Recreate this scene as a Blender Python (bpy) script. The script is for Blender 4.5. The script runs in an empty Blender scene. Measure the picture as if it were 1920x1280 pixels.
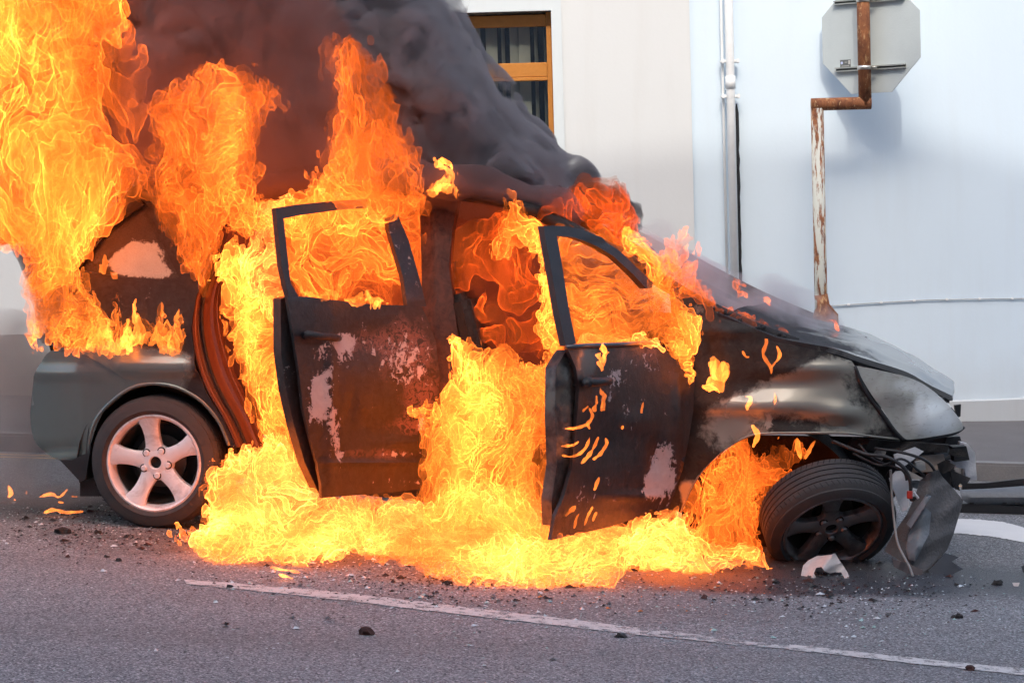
import bpy, math, random, bmesh
import numpy as np
from mathutils import Matrix, Vector
from mathutils.geometry import delaunay_2d_cdt
try:
    import openvdb
except ImportError:
    import pyopenvdb as openvdb

random.seed(7)
SC = bpy.context.scene
COL = SC.collection

# ------------------------------------------------------------------ camera
FPX = 4533.0                       # 85 mm lens on 36 mm, in pixels of the 1920 wide frame
PITCH, ROLL, CAM_H = math.radians(-3.5), math.radians(1.6), 1.7
_f = np.array([0, math.cos(PITCH), math.sin(PITCH)])
_r0 = np.array([1.0, 0, 0]); _u0 = np.cross(_r0, _f)
_up = math.cos(ROLL) * _u0 + math.sin(ROLL) * _r0
_ri = math.cos(ROLL) * _r0 - math.sin(ROLL) * _u0
CAM = np.array([0, 0, CAM_H])
cam_data = bpy.data.cameras.new('camera'); cam = bpy.data.objects.new('camera', cam_data)
COL.objects.link(cam); SC.camera = cam
cam_data.lens = 85.0; cam_data.sensor_width = 36.0; cam_data.clip_start = 0.1; cam_data.clip_end = 500
cam.matrix_world = Matrix(((_ri[0], _up[0], -_f[0], CAM[0]), (_ri[1], _up[1], -_f[1], CAM[1]),
                           (_ri[2], _up[2], -_f[2], CAM[2]), (0, 0, 0, 1)))

def ray(px, py):
    d = _f + _ri * ((px - 960) / FPX) + _up * (-(py - 640) / FPX)
    return d
def P(px, py, Y):                   # the point of a pixel's ray on the plane y = Y
    d = ray(px, py); return CAM + d * (Y / d[1])
def to_px(p):
    v = np.asarray(p, float) - CAM
    z = v @ _f
    return 960 + FPX * (v @ _ri) / z, 640 - FPX * (v @ _up) / z

# ------------------------------------------------------------------ daylight
SUN_EL, SUN_AZ = math.radians(42), math.radians(3)      # azimuth seen from the wall: the sun stands behind the camera
w = bpy.data.worlds.new('World'); SC.world = w; w.use_nodes = True
nt = w.node_tree; nt.nodes.clear()
sky = nt.nodes.new('ShaderNodeTexSky'); sky.sky_type = 'NISHITA'; sky.sun_disc = False
sky.sun_elevation = SUN_EL; sky.sun_rotation = math.pi + SUN_AZ
sky.air_density = 1.0; sky.dust_density = 6.0; sky.ozone_density = 1.2
bg = nt.nodes.new('ShaderNodeBackground'); bg.inputs['Strength'].default_value = 0.15
wo = nt.nodes.new('ShaderNodeOutputWorld')
nt.links.new(sky.outputs[0], bg.inputs['Color']); nt.links.new(bg.outputs[0], wo.inputs['Surface'])
sl = bpy.data.lights.new('sun', 'SUN'); sl.energy = 0.5; sl.angle = math.radians(0.5); sl.color = (1, .95, .86)
sun = bpy.data.objects.new('sun', sl); COL.objects.link(sun)
SUN_DIR = Vector((math.sin(SUN_AZ) * math.cos(SUN_EL), -math.cos(SUN_AZ) * math.cos(SUN_EL), math.sin(SUN_EL)))
sun.rotation_euler = SUN_DIR.to_track_quat('Z', 'Y').to_euler()
SC.view_settings.view_transform = 'Standard'; SC.view_settings.look = 'None'
SC.view_settings.gamma = 1.0; SC.view_settings.exposure = 1.33; SC.view_settings.use_curve_mapping = False

SC.render.engine = 'CYCLES'
cy = SC.cycles
cy.use_adaptive_sampling = True; cy.adaptive_threshold = 0.03; cy.adaptive_min_samples = 16
cy.use_denoising = True; cy.denoiser = 'OPENIMAGEDENOISE'
cy.max_bounces = 8; cy.diffuse_bounces = 3; cy.glossy_bounces = 3; cy.transmission_bounces = 6
cy.volume_bounces = 2; cy.transparent_max_bounces = 64
cy.volume_step_rate = 1.0; cy.volume_max_steps = 256
cy.sample_clamp_indirect = 8.0

# ------------------------------------------------------------------ helpers
def sub(name, parent, loc=None):
    o = bpy.data.objects.new(name, None); COL.objects.link(o)
    return o
def thing(name, label, cat, loc=(0, 0, 0), group=None):
    o = bpy.data.objects.new(name, None); COL.objects.link(o); o.location = loc
    o.empty_display_size = .1
    o['label'] = label; o['category'] = cat
    if group: o['group'] = group
    return o
def tag(o, label=None, cat=None, group=None, kind=None):
    if label: o['label'] = label
    if cat: o['category'] = cat
    if group: o['group'] = group
    if kind: o['kind'] = kind
    return o
def wloc(o):
    v = Vector((0, 0, 0))
    while o is not None:
        v += o.location; o = o.parent
    return v
def mesh_obj(name, verts, faces, mat=None, parent=None, smooth=True, origin=None, uv=None):
    """verts in world coordinates; the object sits at its parent's origin (or at `origin`)."""
    base = np.array(wloc(parent)) if parent is not None else np.zeros(3)
    org = np.array(origin, float) if origin is not None else base
    V = np.asarray(verts, float).reshape(-1, 3) - org
    me = bpy.data.meshes.new(name)
    if isinstance(faces, np.ndarray) and faces.ndim == 2:
        k = faces.shape[1]; n = len(faces)
        me.vertices.add(len(V)); me.vertices.foreach_set('co', V.astype(np.float32).ravel())
        me.loops.add(n * k); me.loops.foreach_set('vertex_index', faces.astype(np.int32).ravel())
        me.polygons.add(n); me.polygons.foreach_set('loop_start', np.arange(0, n * k, k, dtype=np.int32))
        me.update(calc_edges=True)
    else:
        me.from_pydata([tuple(v) for v in V], [], [tuple(f) for f in faces])
        me.update()
    me.validate()
    if smooth: me.polygons.foreach_set('use_smooth', np.ones(len(me.polygons), bool))
    if mat: me.materials.append(mat)
    o = bpy.data.objects.new(name, me); COL.objects.link(o)
    if parent is not None: o.parent = parent
    o.location = org - base
    return o
def bm_obj(name, bm, mat=None, parent=None, smooth=False, autosmooth=None):
    vs = [v.co[:] for v in bm.verts]; bm.verts.index_update()
    fs = [[v.index for v in f.verts] for f in bm.faces]
    o = mesh_obj(name, vs, fs, mat, parent, smooth)
    bm.free()
    if autosmooth:
        o.data.polygons.foreach_set('use_smooth', np.ones(len(o.data.polygons), bool))
        sharp_by_angle(o, autosmooth)
    return o
def sharp_by_angle(o, deg):
    b = bmesh.new(); b.from_mesh(o.data)
    for e in b.edges:
        e.smooth = not (len(e.link_faces) == 2 and e.calc_face_angle(0) > math.radians(deg))
    b.to_mesh(o.data); b.free()
def box_bm(bm, c, s, R=None, bevel=0):
    m = Matrix.LocRotScale(Vector(c), R.to_quaternion() if R is not None else None, Vector(s))
    r = bmesh.ops.create_cube(bm, size=1, matrix=m)
    if bevel:
        es = list({e for v in r['verts'] for e in v.link_edges})
        bmesh.ops.bevel(bm, geom=es, offset=bevel, segments=2, affect='EDGES')
    return bm
def tube_geo(pts, rad, n=10, closed=False, cap=True):
    """vertices and faces of a tube along pts; rad a number or one per point."""
    pts = [Vector(p) for p in pts]; N = len(pts)
    rad = [rad] * N if not hasattr(rad, '__len__') else rad
    vs, fs = [], []
    t0 = (pts[1] - pts[0]).normalized()
    nrm = t0.orthogonal().normalized()
    for i, p in enumerate(pts):
        if closed: t = (pts[(i + 1) % N] - pts[i - 1]).normalized()
        else: t = (pts[min(i + 1, N - 1)] - pts[max(i - 1, 0)]).normalized()
        nrm = (nrm - t * nrm.dot(t)).normalized(); b = t.cross(nrm)
        for k in range(n):
            a = 2 * math.pi * k / n
            vs.append(p + (nrm * math.cos(a) + b * math.sin(a)) * rad[i])
    for i in range(N if closed else N - 1):
        for k in range(n):
            j = (i + 1) % N
            fs.append((i * n + k, i * n + (k + 1) % n, j * n + (k + 1) % n, j * n + k))
    if cap and not closed:
        fs.append(tuple(range(n - 1, -1, -1))); fs.append(tuple((N - 1) * n + k for k in range(n)))
    return [tuple(v) for v in vs], fs
def tube(name, pts, rad, mat, parent=None, n=10, closed=False):
    v, f = tube_geo(pts, rad, n, closed); return mesh_obj(name, v, f, mat, parent)
def join_geo(parts):
    V, F = [], []
    for v, f in parts:
        b = len(V); V += [tuple(x) for x in v]; F += [tuple(i + b for i in q) for q in f]
    return V, F
def spline(pts, n=8, closed=False):
    pts = [np.array(p, float) for p in pts]; N = len(pts); out = []
    for i in range(N if closed else N - 1):
        if closed: p0, p1, p2, p3 = pts[i - 1], pts[i], pts[(i + 1) % N], pts[(i + 2) % N]
        else: p0, p1, p2, p3 = pts[max(i - 1, 0)], pts[i], pts[i + 1], pts[min(i + 2, N - 1)]
        for k in range(n):
            t = k / n
            out.append(.5 * (2 * p1 + (p2 - p0) * t + (2 * p0 - 5 * p1 + 4 * p2 - p3) * t * t + (3 * p1 - p0 - 3 * p2 + p3) * t ** 3))
    if not closed: out.append(pts[-1])
    return out

# ------------------------------------------------------------------ materials
class NT:
    """small wrapper for building node trees"""
    def __init__(s, name):
        s.m = bpy.data.materials.new(name); s.m.use_nodes = True
        s.t = s.m.node_tree; s.t.nodes.clear()
        s.out = s.t.nodes.new('ShaderNodeOutputMaterial')
        s._c = None
    def n(s, typ, ins=None, **kw):
        nd = s.t.nodes.new(typ)
        for k, v in kw.items(): setattr(nd, k, v)
        for k, v in (ins or {}).items():
            if isinstance(v, bpy.types.NodeSocket): s.t.links.new(v, nd.inputs[k])
            else: nd.inputs[k].default_value = v
        return nd
    def l(s, a, b): s.t.links.new(a, b)
    def obj(s):
        if s._c is None: s._c = s.n('ShaderNodeTexCoord').outputs['Object']
        return s._c
    def geo(s, k='Position'): return s.n('ShaderNodeNewGeometry').outputs[k]
    def map(s, v, scale=(1, 1, 1), loc=(0, 0, 0), rot=(0, 0, 0)):
        return s.n('ShaderNodeMapping', {'Vector': v, 'Scale': scale, 'Location': loc, 'Rotation': rot}).outputs[0]
    def noise(s, v, scale=5, detail=4, rough=.55, dist=0.0, out='Fac', **kw):
        return s.n('ShaderNodeTexNoise', {'Vector': v, 'Scale': scale, 'Detail': detail, 'Roughness': rough, 'Distortion': dist}, **kw).outputs[out]
    def vor(s, v, scale=5, out='Distance', **kw):
        return s.n('ShaderNodeTexVoronoi', {'Vector': v, 'Scale': scale}, **kw).outputs[out]
    def ramp(s, f, stops, interp='LINEAR'):
        nd = s.n('ShaderNodeValToRGB', {'Fac': f}); r = nd.color_ramp; r.interpolation = interp
        while len(r.elements) > 1: r.elements.remove(r.elements[-1])
        for i, (p, c) in enumerate(stops):
            e = r.elements[0] if i == 0 else r.elements.new(p)
            e.position = p
            e.color = (c, c, c, 1) if not hasattr(c, '__len__') else (*c[:3], 1)
        return nd.outputs['Color']
    def mix(s, f, a, b, mode='MIX'):
        nd = s.n('ShaderNodeMix', data_type='RGBA', blend_type=mode)
        for k, v in (('Factor', f), ('A', a), ('B', b)):
            i = {'Factor': 0, 'A': 6, 'B': 7}[k]
            if isinstance(v, bpy.types.NodeSocket): s.l(v, nd.inputs[i])
            else: nd.inputs[i].default_value = v if i == 0 else ((*v[:3], 1) if hasattr(v, '__len__') else (v, v, v, 1))
        return nd.outputs[2]
    def math(s, op, a, b=None, c=None, clamp=False):
        nd = s.n('ShaderNodeMath', operation=op, use_clamp=clamp)
        for i, v in enumerate((a, b, c)):
            if v is None: continue
            if isinstance(v, bpy.types.NodeSocket): s.l(v, nd.inputs[i])
            else: nd.inputs[i].default_value = v
        return nd.outputs[0]
    def vadd(s, a, b, op='ADD'):
        nd = s.n('ShaderNodeVectorMath', operation=op)
        for i, v in enumerate((a, b)):
            if isinstance(v, bpy.types.NodeSocket): s.l(v, nd.inputs[i])
            else: nd.inputs[i].default_value = v
        return nd.outputs[0]
    def xyz(s, v): return s.n('ShaderNodeSeparateXYZ', {'Vector': v}).outputs
    def bump(s, h, dist=.01, strength=1, normal=None):
        i = {'Height': h, 'Distance': dist, 'Strength': strength}
        if normal: i['Normal'] = normal
        return s.n('ShaderNodeBump', i).outputs[0]
    def bsdf(s, col, rough=.6, metal=0, normal=None, **kw):
        i = {'Base Color': col if isinstance(col, bpy.types.NodeSocket) else (*col[:3], 1), 'Roughness': rough, 'Metallic': metal}
        if normal: i['Normal'] = normal
        i.update(kw)
        b = s.n('ShaderNodeBsdfPrincipled', i)
        s.l(b.outputs[0], s.out.inputs['Surface']); return s.m
def flat_mat(name, col, rough=.6, metal=0, var=.12, scale=14, bump=.002):
    t = NT(name); n = t.noise(t.obj(), scale, 5, .6)
    c = t.mix(n, tuple(x * (1 - var) for x in col), tuple(min(1, x * (1 + var)) for x in col))
    r = t.math('ADD', t.math('MULTIPLY', n, .2), rough - .1)
    return t.bsdf(c, r, metal, t.bump(t.noise(t.obj(), scale * 6, 3), bump, .6))

# ------------------------------------------------------------------ the sloping street
def _plane():
    a, b = P(290, 990, 11.72), P(1545, 1058, 11.2)
    sx = (b[2] - a[2]) / (b[0] - a[0])
    return a[2] - sx * a[0], sx
G0, GX = _plane()
def gz(x, y=0): return G0 + GX * x
def Gp(px, py, up=0.0):             # where a pixel's ray meets the street (raised by up)
    d = ray(px, py); t = (G0 + up + GX * CAM[0] - CAM[2]) / (d[2] - GX * d[0]); return CAM + d * t
print('ground', G0, GX, 'wall base', Gp(1800, 790, .12), 'left', Gp(0, 850), Gp(1850, 905))
# ================================================================== the street and the building
WY = 17.6                                   # plane of the white wall
KY = 14.85                                  # foot of the kerb
PAVE = .11
def wall_y(x):                              # the wall bends away at the street corner
    return WY + max(0.0, x - 2.2) ** 2 * .16

def asphalt_mat():
    t = NT('asphalt'); p = t.geo()
    n1 = t.noise(p, .55, 5, .55); n2 = t.noise(p, 95, 3, .6); n3 = t.noise(p, 300, 2, .7)
    agg = t.vor(p, 150, 'Color'); ag = t.n('ShaderNodeSeparateColor', {0: agg}).outputs[0]
    base = t.mix(n1, (.205, .215, .225), (.30, .315, .325))
    base = t.mix(t.ramp(n2, [(.35, 0.0), (.65, 1.0)]), base, t.mix(.5, base, (.045, .045, .05)))
    base = t.mix(t.ramp(ag, [(.80, 0.0), (.86, .75), (1, .9)], 'LINEAR'), base, (.48, .47, .48))
    base = t.mix(t.ramp(ag, [(.0, .85), (.14, .8), (.2, 0.0)], 'LINEAR'), base, (.035, .035, .038))
    tyre = t.noise(t.map(p, (.25, 1.6, 1)), 1.1, 4, .5)
    base = t.mix(t.ramp(tyre, [(.4, 0.0), (.7, .28)]), base, (.11, .09, .085))
    # fuel, water and soot soaked into the road round the car
    x, y, z = t.xyz(p)
    def blob(cx, cy, rx, ry, wob=.35):
        a = t.math('POWER', t.math('DIVIDE', t.math('SUBTRACT', x, cx), rx), 2)
        b = t.math('POWER', t.math('DIVIDE', t.math('SUBTRACT', y, cy), ry), 2)
        d = t.math('SQRT', t.math('ADD', a, b))
        d = t.math('ADD', d, t.math('MULTIPLY', t.math('SUBTRACT', t.noise(p, 2.4, 5, .6), .5), wob * 3))
        return t.ramp(d, [(.62, 1.0), (1.0, 0.0)])
    c1 = Gp(1600, 1090); c2 = Gp(900, 1075); c3 = Gp(130, 960); c4 = Gp(1500, 1105)
    wet = t.math('MAXIMUM', blob(c1[0] + .1, c1[1] + .18, 1.25, .60), blob(c4[0], c4[1] + .12, 1.0, .34))
    soot = blob(c2[0], c2[1] + .7, 2.1, .75)
    grit = blob(c3[0], c3[1] + .1, 1.3, .55)
    base = t.mix(t.math('MULTIPLY', wet, .86), base, (.022, .023, .028))
    base = t.mix(t.math('MULTIPLY', soot, .65), base, (.04, .028, .025))
    base = t.mix(t.math('MULTIPLY', grit, .45), base, (.05, .045, .04))
    rough = t.math('SUBTRACT', .82, t.math('MULTIPLY', wet, .36))
    h = t.math('ADD', t.math('MULTIPLY', n2, .6), t.math('MULTIPLY', t.vor(p, 150), .9))
    return t.bsdf(base, rough, 0, t.bump(h, .006, .9))
M_ASPH = asphalt_mat()
def sheet(name, pts2, up, mat, kind='structure', z_extra=0, parent=None):
    vs = [(x, y, gz(x) + up) for x, y in pts2]
    o = mesh_obj(name, vs, [tuple(range(len(vs)))], mat, parent, False); return tag(o, kind=kind) if kind else o
sheet('ground', [(-260, -260), (260, -260), (260, 260), (-260, 260)], -.06, flat_mat('earth', (.10, .095, .09), .9))
nx, ny = 160, 60
gx = np.linspace(-40, 40, nx); gy = np.linspace(-3.0, KY, ny)
V = [(x, y, gz(x) + .0015 * math.sin(x * 1.7 + y) * math.cos(y * .8)) for y in gy for x in gx]
Fq = [(j * nx + i, j * nx + i + 1, (j + 1) * nx + i + 1, (j + 1) * nx + i) for j in range(ny - 1) for i in range(nx - 1)]
tag(mesh_obj('road', V, Fq, M_ASPH, None, True), kind='structure')
def road_z(x, y): return gz(x) + .0015 * math.sin(x * 1.7 + y) * math.cos(y * .8)

# pavement, kerb stones
def concrete(name, c, sc=40):
    t = NT(name); p = t.geo()
    n = t.noise(p, 3, 6, .6); f = t.noise(p, sc * 2, 4, .7)
    col = t.mix(n, tuple(v * .75 for v in c), tuple(v * 1.2 for v in c)); col = t.mix(t.math('MULTIPLY', f, .5), col, (.05, .05, .05))
    return t.bsdf(col, .9, 0, t.bump(f, .004, .8))
M_PAVE = concrete('pavement_concrete', (.15, .14, .14)); M_KERB = concrete('kerb_stone', (.24, .235, .235))
sheet('pavement', [(-40, KY + .15), (40, KY + .15), (40, 60), (-40, 60)], PAVE, M_PAVE)
kerb = tag(bpy.data.objects.new('kerb', None), kind='structure'); COL.objects.link(kerb)
kerb['label'] = 'row of worn grey kerb stones along the pavement'
bm = bmesh.new(); box_bm(bm, (0, 0, 0), (.909, .15, .30), bevel=.014)
kb = bm_obj('kerb_stone', bm, M_KERB, kerb, autosmooth=40)
ks = [kb]
for i in range(22):
    o = kb if i == 0 else kb.copy()
    if i: COL.objects.link(o)
    x = -9.6 + i * .915
    o.location = (x, KY + .075 + random.uniform(-.004, .004), gz(x) + PAVE - .147 + random.uniform(-.004, .004))
    o.rotation_euler = (0, -math.atan(GX) * 1, 0)

# painted road lines
def paint_mat(name, c, wear=.5, sc=18):
    t = NT(name); p = t.geo()
    n = t.noise(p, sc, 6, .7); n2 = t.noise(p, 140, 3, .7)
    wearf = t.ramp(t.math('ADD', t.math('MULTIPLY', n, .65), t.math('MULTIPLY', n2, .35)), [(wear - .05, 0.0), (wear + .04, 1.0)])
    col = t.mix(t.noise(p, 6, 4), tuple(v * .8 for v in c), c)
    b = t.n('ShaderNodeBsdfPrincipled', {'Base Color': col, 'Roughness': .75, 'Normal': t.bump(n2, .003, .8)}).outputs[0]
    tr = t.n('ShaderNodeBsdfTransparent').outputs[0]
    t.l(t.n('ShaderNodeMixShader', {0: wearf, 1: tr, 2: b}).outputs[0], t.out.inputs['Surface']); return t.m
M_LINE = paint_mat('worn_white_paint', (.62, .60, .58), .455); M_LINE2 = paint_mat('faded_white_paint', (.55, .54, .53), .50)
M_WHITE = paint_mat('white_paint', (.78, .77, .75), .30, 5); M_YEL = paint_mat('worn_yellow_paint', (.75, .42, .16), .40)
def line_strip(name, top, bot, mat, label, up=.0035):
    T = spline(top, 14); B = spline(bot, 14); n = min(len(T), len(B))
    vs, rnd = [], random.Random(3)
    for i in range(n):
        j = 1.2 * (rnd.random() - .5)
        for q, s in ((T[i], j), (B[i], -j)):
            g = Gp(q[0], q[1] + s); vs.append((g[0], g[1], road_z(g[0], g[1]) + up))
    o = mesh_obj(name, vs, [(2 * i + 1, 2 * i + 3, 2 * i + 2, 2 * i) for i in range(n - 1)], mat, None, False)
    tag(o, label, kind='structure'); return o
line_strip('road_marking', [(345, 1087), (600, 1107), (850, 1136), (1080, 1163), (1200, 1178)], [(350, 1095), (600, 1121), (850, 1151), (1080, 1177), (1200, 1191)], M_LINE, 'worn white road line running along the near side of the burning car')
line_strip('road_marking', [(1200, 1178), (1300, 1189), (1400, 1202), (1480, 1210)], [(1200, 1191), (1300, 1200), (1400, 1211), (1480, 1217)], M_LINE2, 'most faded stretch of the white road line')
line_strip('road_marking', [(1480, 1208), (1600, 1221), (1750, 1237), (1960, 1258)], [(1480, 1218), (1600, 1231), (1750, 1248), (1960, 1270)], M_LINE, 'white road line at the lower right')
line_strip('road_marking', [(1700, 974), (1785, 973), (1850, 976), (1895, 983), (1960, 1003)], [(1700, 997), (1785, 1000), (1850, 1006), (1895, 1013), (1960, 1026)], M_WHITE, 'broad white painted arrow edge on the road beside the loose bumper')
for a in (.16, .30):
    x0, x1 = -20, 20; xs = np.linspace(x0, x1, 60)
    vs = []
    for x in xs: vs += [(x, KY - a - .05, road_z(x, KY - a) + .0035), (x, KY - a, road_z(x, KY - a) + .0035)]
    tag(mesh_obj('yellow_line', vs, [(2 * i, 2 * i + 2, 2 * i + 3, 2 * i + 1) for i in range(59)], M_YEL, None, False),
        'yellow no-parking line nearest the kerb' if a < .2 else 'yellow no-parking line farther from the kerb', kind='structure')

# ---- plaster
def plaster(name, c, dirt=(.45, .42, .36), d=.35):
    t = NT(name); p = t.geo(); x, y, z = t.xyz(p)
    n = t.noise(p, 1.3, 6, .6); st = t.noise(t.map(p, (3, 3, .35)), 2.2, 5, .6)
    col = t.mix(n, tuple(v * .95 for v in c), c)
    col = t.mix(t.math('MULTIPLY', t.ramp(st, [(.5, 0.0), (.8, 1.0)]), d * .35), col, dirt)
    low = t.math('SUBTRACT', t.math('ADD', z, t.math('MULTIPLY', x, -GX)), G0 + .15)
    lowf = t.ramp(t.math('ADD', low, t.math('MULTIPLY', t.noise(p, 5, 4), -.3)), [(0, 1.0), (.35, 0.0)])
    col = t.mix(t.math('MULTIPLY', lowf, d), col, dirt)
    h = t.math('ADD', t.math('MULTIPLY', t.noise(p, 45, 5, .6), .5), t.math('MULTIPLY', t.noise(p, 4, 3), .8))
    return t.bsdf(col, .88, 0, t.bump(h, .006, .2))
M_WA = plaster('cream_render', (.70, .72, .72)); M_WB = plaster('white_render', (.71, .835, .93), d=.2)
M_BAND = plaster('pale_band', (.68, .74, .76)); M_PL = plaster('grey_plinth', (.42, .41, .40), (.2, .19, .18), .6)
M_WBP = plaster('blue_white_plinth', (.60, .67, .74), d=.4)
bld = thing('white_building', 'white rendered building with a rounded corner behind the burning car', 'building', (0, WY, 0))
xj = P(1298, 300, WY)[0]
WX0, WX1 = P(862, 140, WY)[0] - .55, P(1037, 140, WY)[0]
WZ1 = P(1000, 21, WY)[2]; WZ0 = WZ1 - 1.45
HT = 7.5
def zb(x): return gz(x) - .3
AY = WY - .05
# wall A with the window opening: four blocks round the hole
bm = bmesh.new()
def slab(bm, x0, x1, y0, y1, z0, z1):
    box_bm(bm, ((x0 + x1) / 2, (y0 + y1) / 2, (z0 + z1) / 2), (x1 - x0, y1 - y0, z1 - z0))
slab(bm, -14, WX0, AY, AY + .35, -.6, HT); slab(bm, WX1, xj, AY, AY + .35, -1, HT)
slab(bm, WX0, WX1, AY, AY + .35, WZ1, HT); slab(bm, WX0, WX1, AY, AY + .35, -.8, WZ0)
bm_obj('wall', bm, M_WA, bld)
# raised band round the window
bm = bmesh.new(); bw = .068
slab(bm, WX1 - .004, WX1 + bw, AY - .018, AY + .02, WZ0 - bw, WZ1 + .12); slab(bm, WX0 - bw, WX0 + .004, AY - .018, AY + .02, WZ0 - bw, WZ1 + .12)
slab(bm, WX0 + .004, WX1 - .004, AY - .018, AY + .02, WZ1 - .004, WZ1 + .12)
bm_obj('window_surround', bm, M_BAND, bld)
bm = bmesh.new(); slab(bm, WX0 - .1, WX1 + .1, AY - .07, AY + .3, WZ0 - .07, WZ0 - .001); bm_obj('window_sill', bm, M_BAND, bld)
# plinth on wall A
bm = bmesh.new()
ztop = P(30, 626, WY)[2]; zmid = P(30, 702, WY)[2]
for (za, pr) in ((ztop, .02), (zmid, .045)):
    slab(bm, -14, xj - .001, AY - pr, AY + .001 - pr + .03, -1.2, za)
bm_obj('plinth', bm, M_PL, bld)
# wall B, one curved sheet with thickness
xs = np.concatenate([np.linspace(xj, 2.2, 6), np.linspace(2.3, 8, 40)])
prof = [(x, wall_y(x)) for x in xs]
vs = [];
for x, y in prof: vs += [(x, y, -1.5), (x, y, HT), (x, y + .35, HT), (x, y + .35, -1.5)]
fs = []
for i in range(len(prof) - 1):
    a, b = 4 * i, 4 * i + 4
    fs += [(a, b, b + 1, a + 1), (a + 1, b + 1, b + 2, a + 2), (a + 2, b + 2, b + 3, a + 3)]
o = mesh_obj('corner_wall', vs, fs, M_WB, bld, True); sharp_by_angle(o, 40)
vs = []
for x, y in prof:
    zt = P(1860, 750, wall_y(3.4))[2] - GX * 3.4 * .55 + GX * x * .55
    vs += [(x, y - .03, -1.5), (x, y - .03, zt), (x, y + .01, zt + .012)]
fs = []
for i in range(len(prof) - 1):
    a, b = 3 * i, 3 * i + 3; fs += [(a, b, b + 1, a + 1), (a + 1, b + 1, b + 2, a + 2)]
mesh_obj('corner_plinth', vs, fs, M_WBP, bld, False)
# window
M_WOOD = (lambda t: t.bsdf(t.mix(t.noise(t.map(t.geo(), (6, 6, 6)), 3, 5, .6, 1.5), (.42, .15, .025), (.62, .26, .05)), .35, 0, t.bump(t.noise(t.map(t.geo(), (2, 8, 30)), 6, 4), .002)))(NT('orange_varnished_wood'))
def glass_mat():
    t = NT('window_glass')
    g = t.n('ShaderNodeBsdfGlossy', {'Color': (.9, .95, 1, 1), 'Roughness': .03}).outputs[0]
    tr = t.n('ShaderNodeBsdfTransparent', {'Color': (.55, .58, .58, 1)}).outputs[0]
    t.l(t.n('ShaderNodeMixShader', {0: .09, 1: tr, 2: g}).outputs[0], t.out.inputs['Surface']); return t.m
FY = AY + .10
win = bpy.data.objects.new('window', None); COL.objects.link(win); win.parent = bld; win.location = Vector(((WX0 + WX1) / 2, FY, WZ0)) - bld.location
for xa in (WX0 + .001, WX1 - .040):
    bm = bmesh.new(); slab(bm, xa, xa + .039, FY, FY + .06, WZ0, WZ1 - .006); bm_obj('stile', bm, M_WOOD, win)
zt1, zt2 = P(1000, 118, FY)[2], P(1000, 152, FY)[2]
def bar(name, z0, z1, pr=0):
    bm = bmesh.new(); slab(bm, WX0 + .041, WX1 - .041, FY - pr, FY + .055, z0, z1); bmesh.ops.bevel(bm, geom=list(bm.edges), offset=.004, segments=1, affect='EDGES')
    return bm_obj(name, bm, M_WOOD, win)
zt0 = P(1000, 28, FY)[2]
bar('top_rail', zt0 - .085, zt0, .0); bar('transom', zt2 + .028, zt1, .012); bar('transom_lip', zt2, zt2 + .026, .022); bar('bottom_rail', WZ0 + .002, WZ0 + .07)
G = glass_mat()
for z0, z1 in ((zt1, zt0 - .086), (WZ0 + .07, zt2)):
    mesh_obj('pane', [(WX0 + .04, FY + .03, z0), (WX1 - .04, FY + .03, z0), (WX1 - .04, FY + .03, z1), (WX0 + .04, FY + .03, z1)], [(0, 1, 2, 3)], G, win, False)
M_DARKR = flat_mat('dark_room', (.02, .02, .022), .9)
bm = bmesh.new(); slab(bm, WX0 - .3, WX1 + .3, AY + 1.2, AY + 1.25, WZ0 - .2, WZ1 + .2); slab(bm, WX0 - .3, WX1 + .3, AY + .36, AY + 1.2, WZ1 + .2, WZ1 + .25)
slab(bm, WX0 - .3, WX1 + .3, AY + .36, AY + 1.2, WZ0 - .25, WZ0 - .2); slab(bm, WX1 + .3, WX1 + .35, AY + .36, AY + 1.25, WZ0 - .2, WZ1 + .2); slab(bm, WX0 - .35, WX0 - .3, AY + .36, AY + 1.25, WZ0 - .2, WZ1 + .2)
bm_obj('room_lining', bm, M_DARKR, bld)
blind = thing('vertical_blind', 'cream vertical blind with twisted slats behind the orange framed window', 'blind', (WX1, AY + .24, WZ0))
M_SLAT = flat_mat('cream_fabric', (.62, .60, .50), .8)
rb = random.Random(5)
xx = WX1 - .045
while xx > WX0 + .05:
    a = rb.choice([.15, .25, .5, 1.25, 1.35]); wd = .085; top = WZ1 - .02
    for z0, z1 in ((WZ0 + .05, top),):
        lean = rb.uniform(-.05, .05) if rb.random() < .3 else 0
        vs = []
        for k in range(7):
            f = k / 6; z = z0 + (z1 - z0) * f; tw = a + lean * 6 * (1 - f)
            cx = xx + lean * (1 - f)
            vs += [(cx - math.cos(tw) * wd / 2, AY + .24 - math.sin(tw) * wd / 2, z), (cx, AY + .235, z), (cx + math.cos(tw) * wd / 2, AY + .24 + math.sin(tw) * wd / 2, z)]
        fs = []
        for k in range(6): fs += [(3 * k, 3 * k + 1, 3 * k + 4, 3 * k + 3), (3 * k + 1, 3 * k + 2, 3 * k + 5, 3 * k + 4)]
        mesh_obj('slat', vs, fs, M_SLAT, blind)
    xx -= rb.choice([.07, .085, .10, .12])

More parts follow.
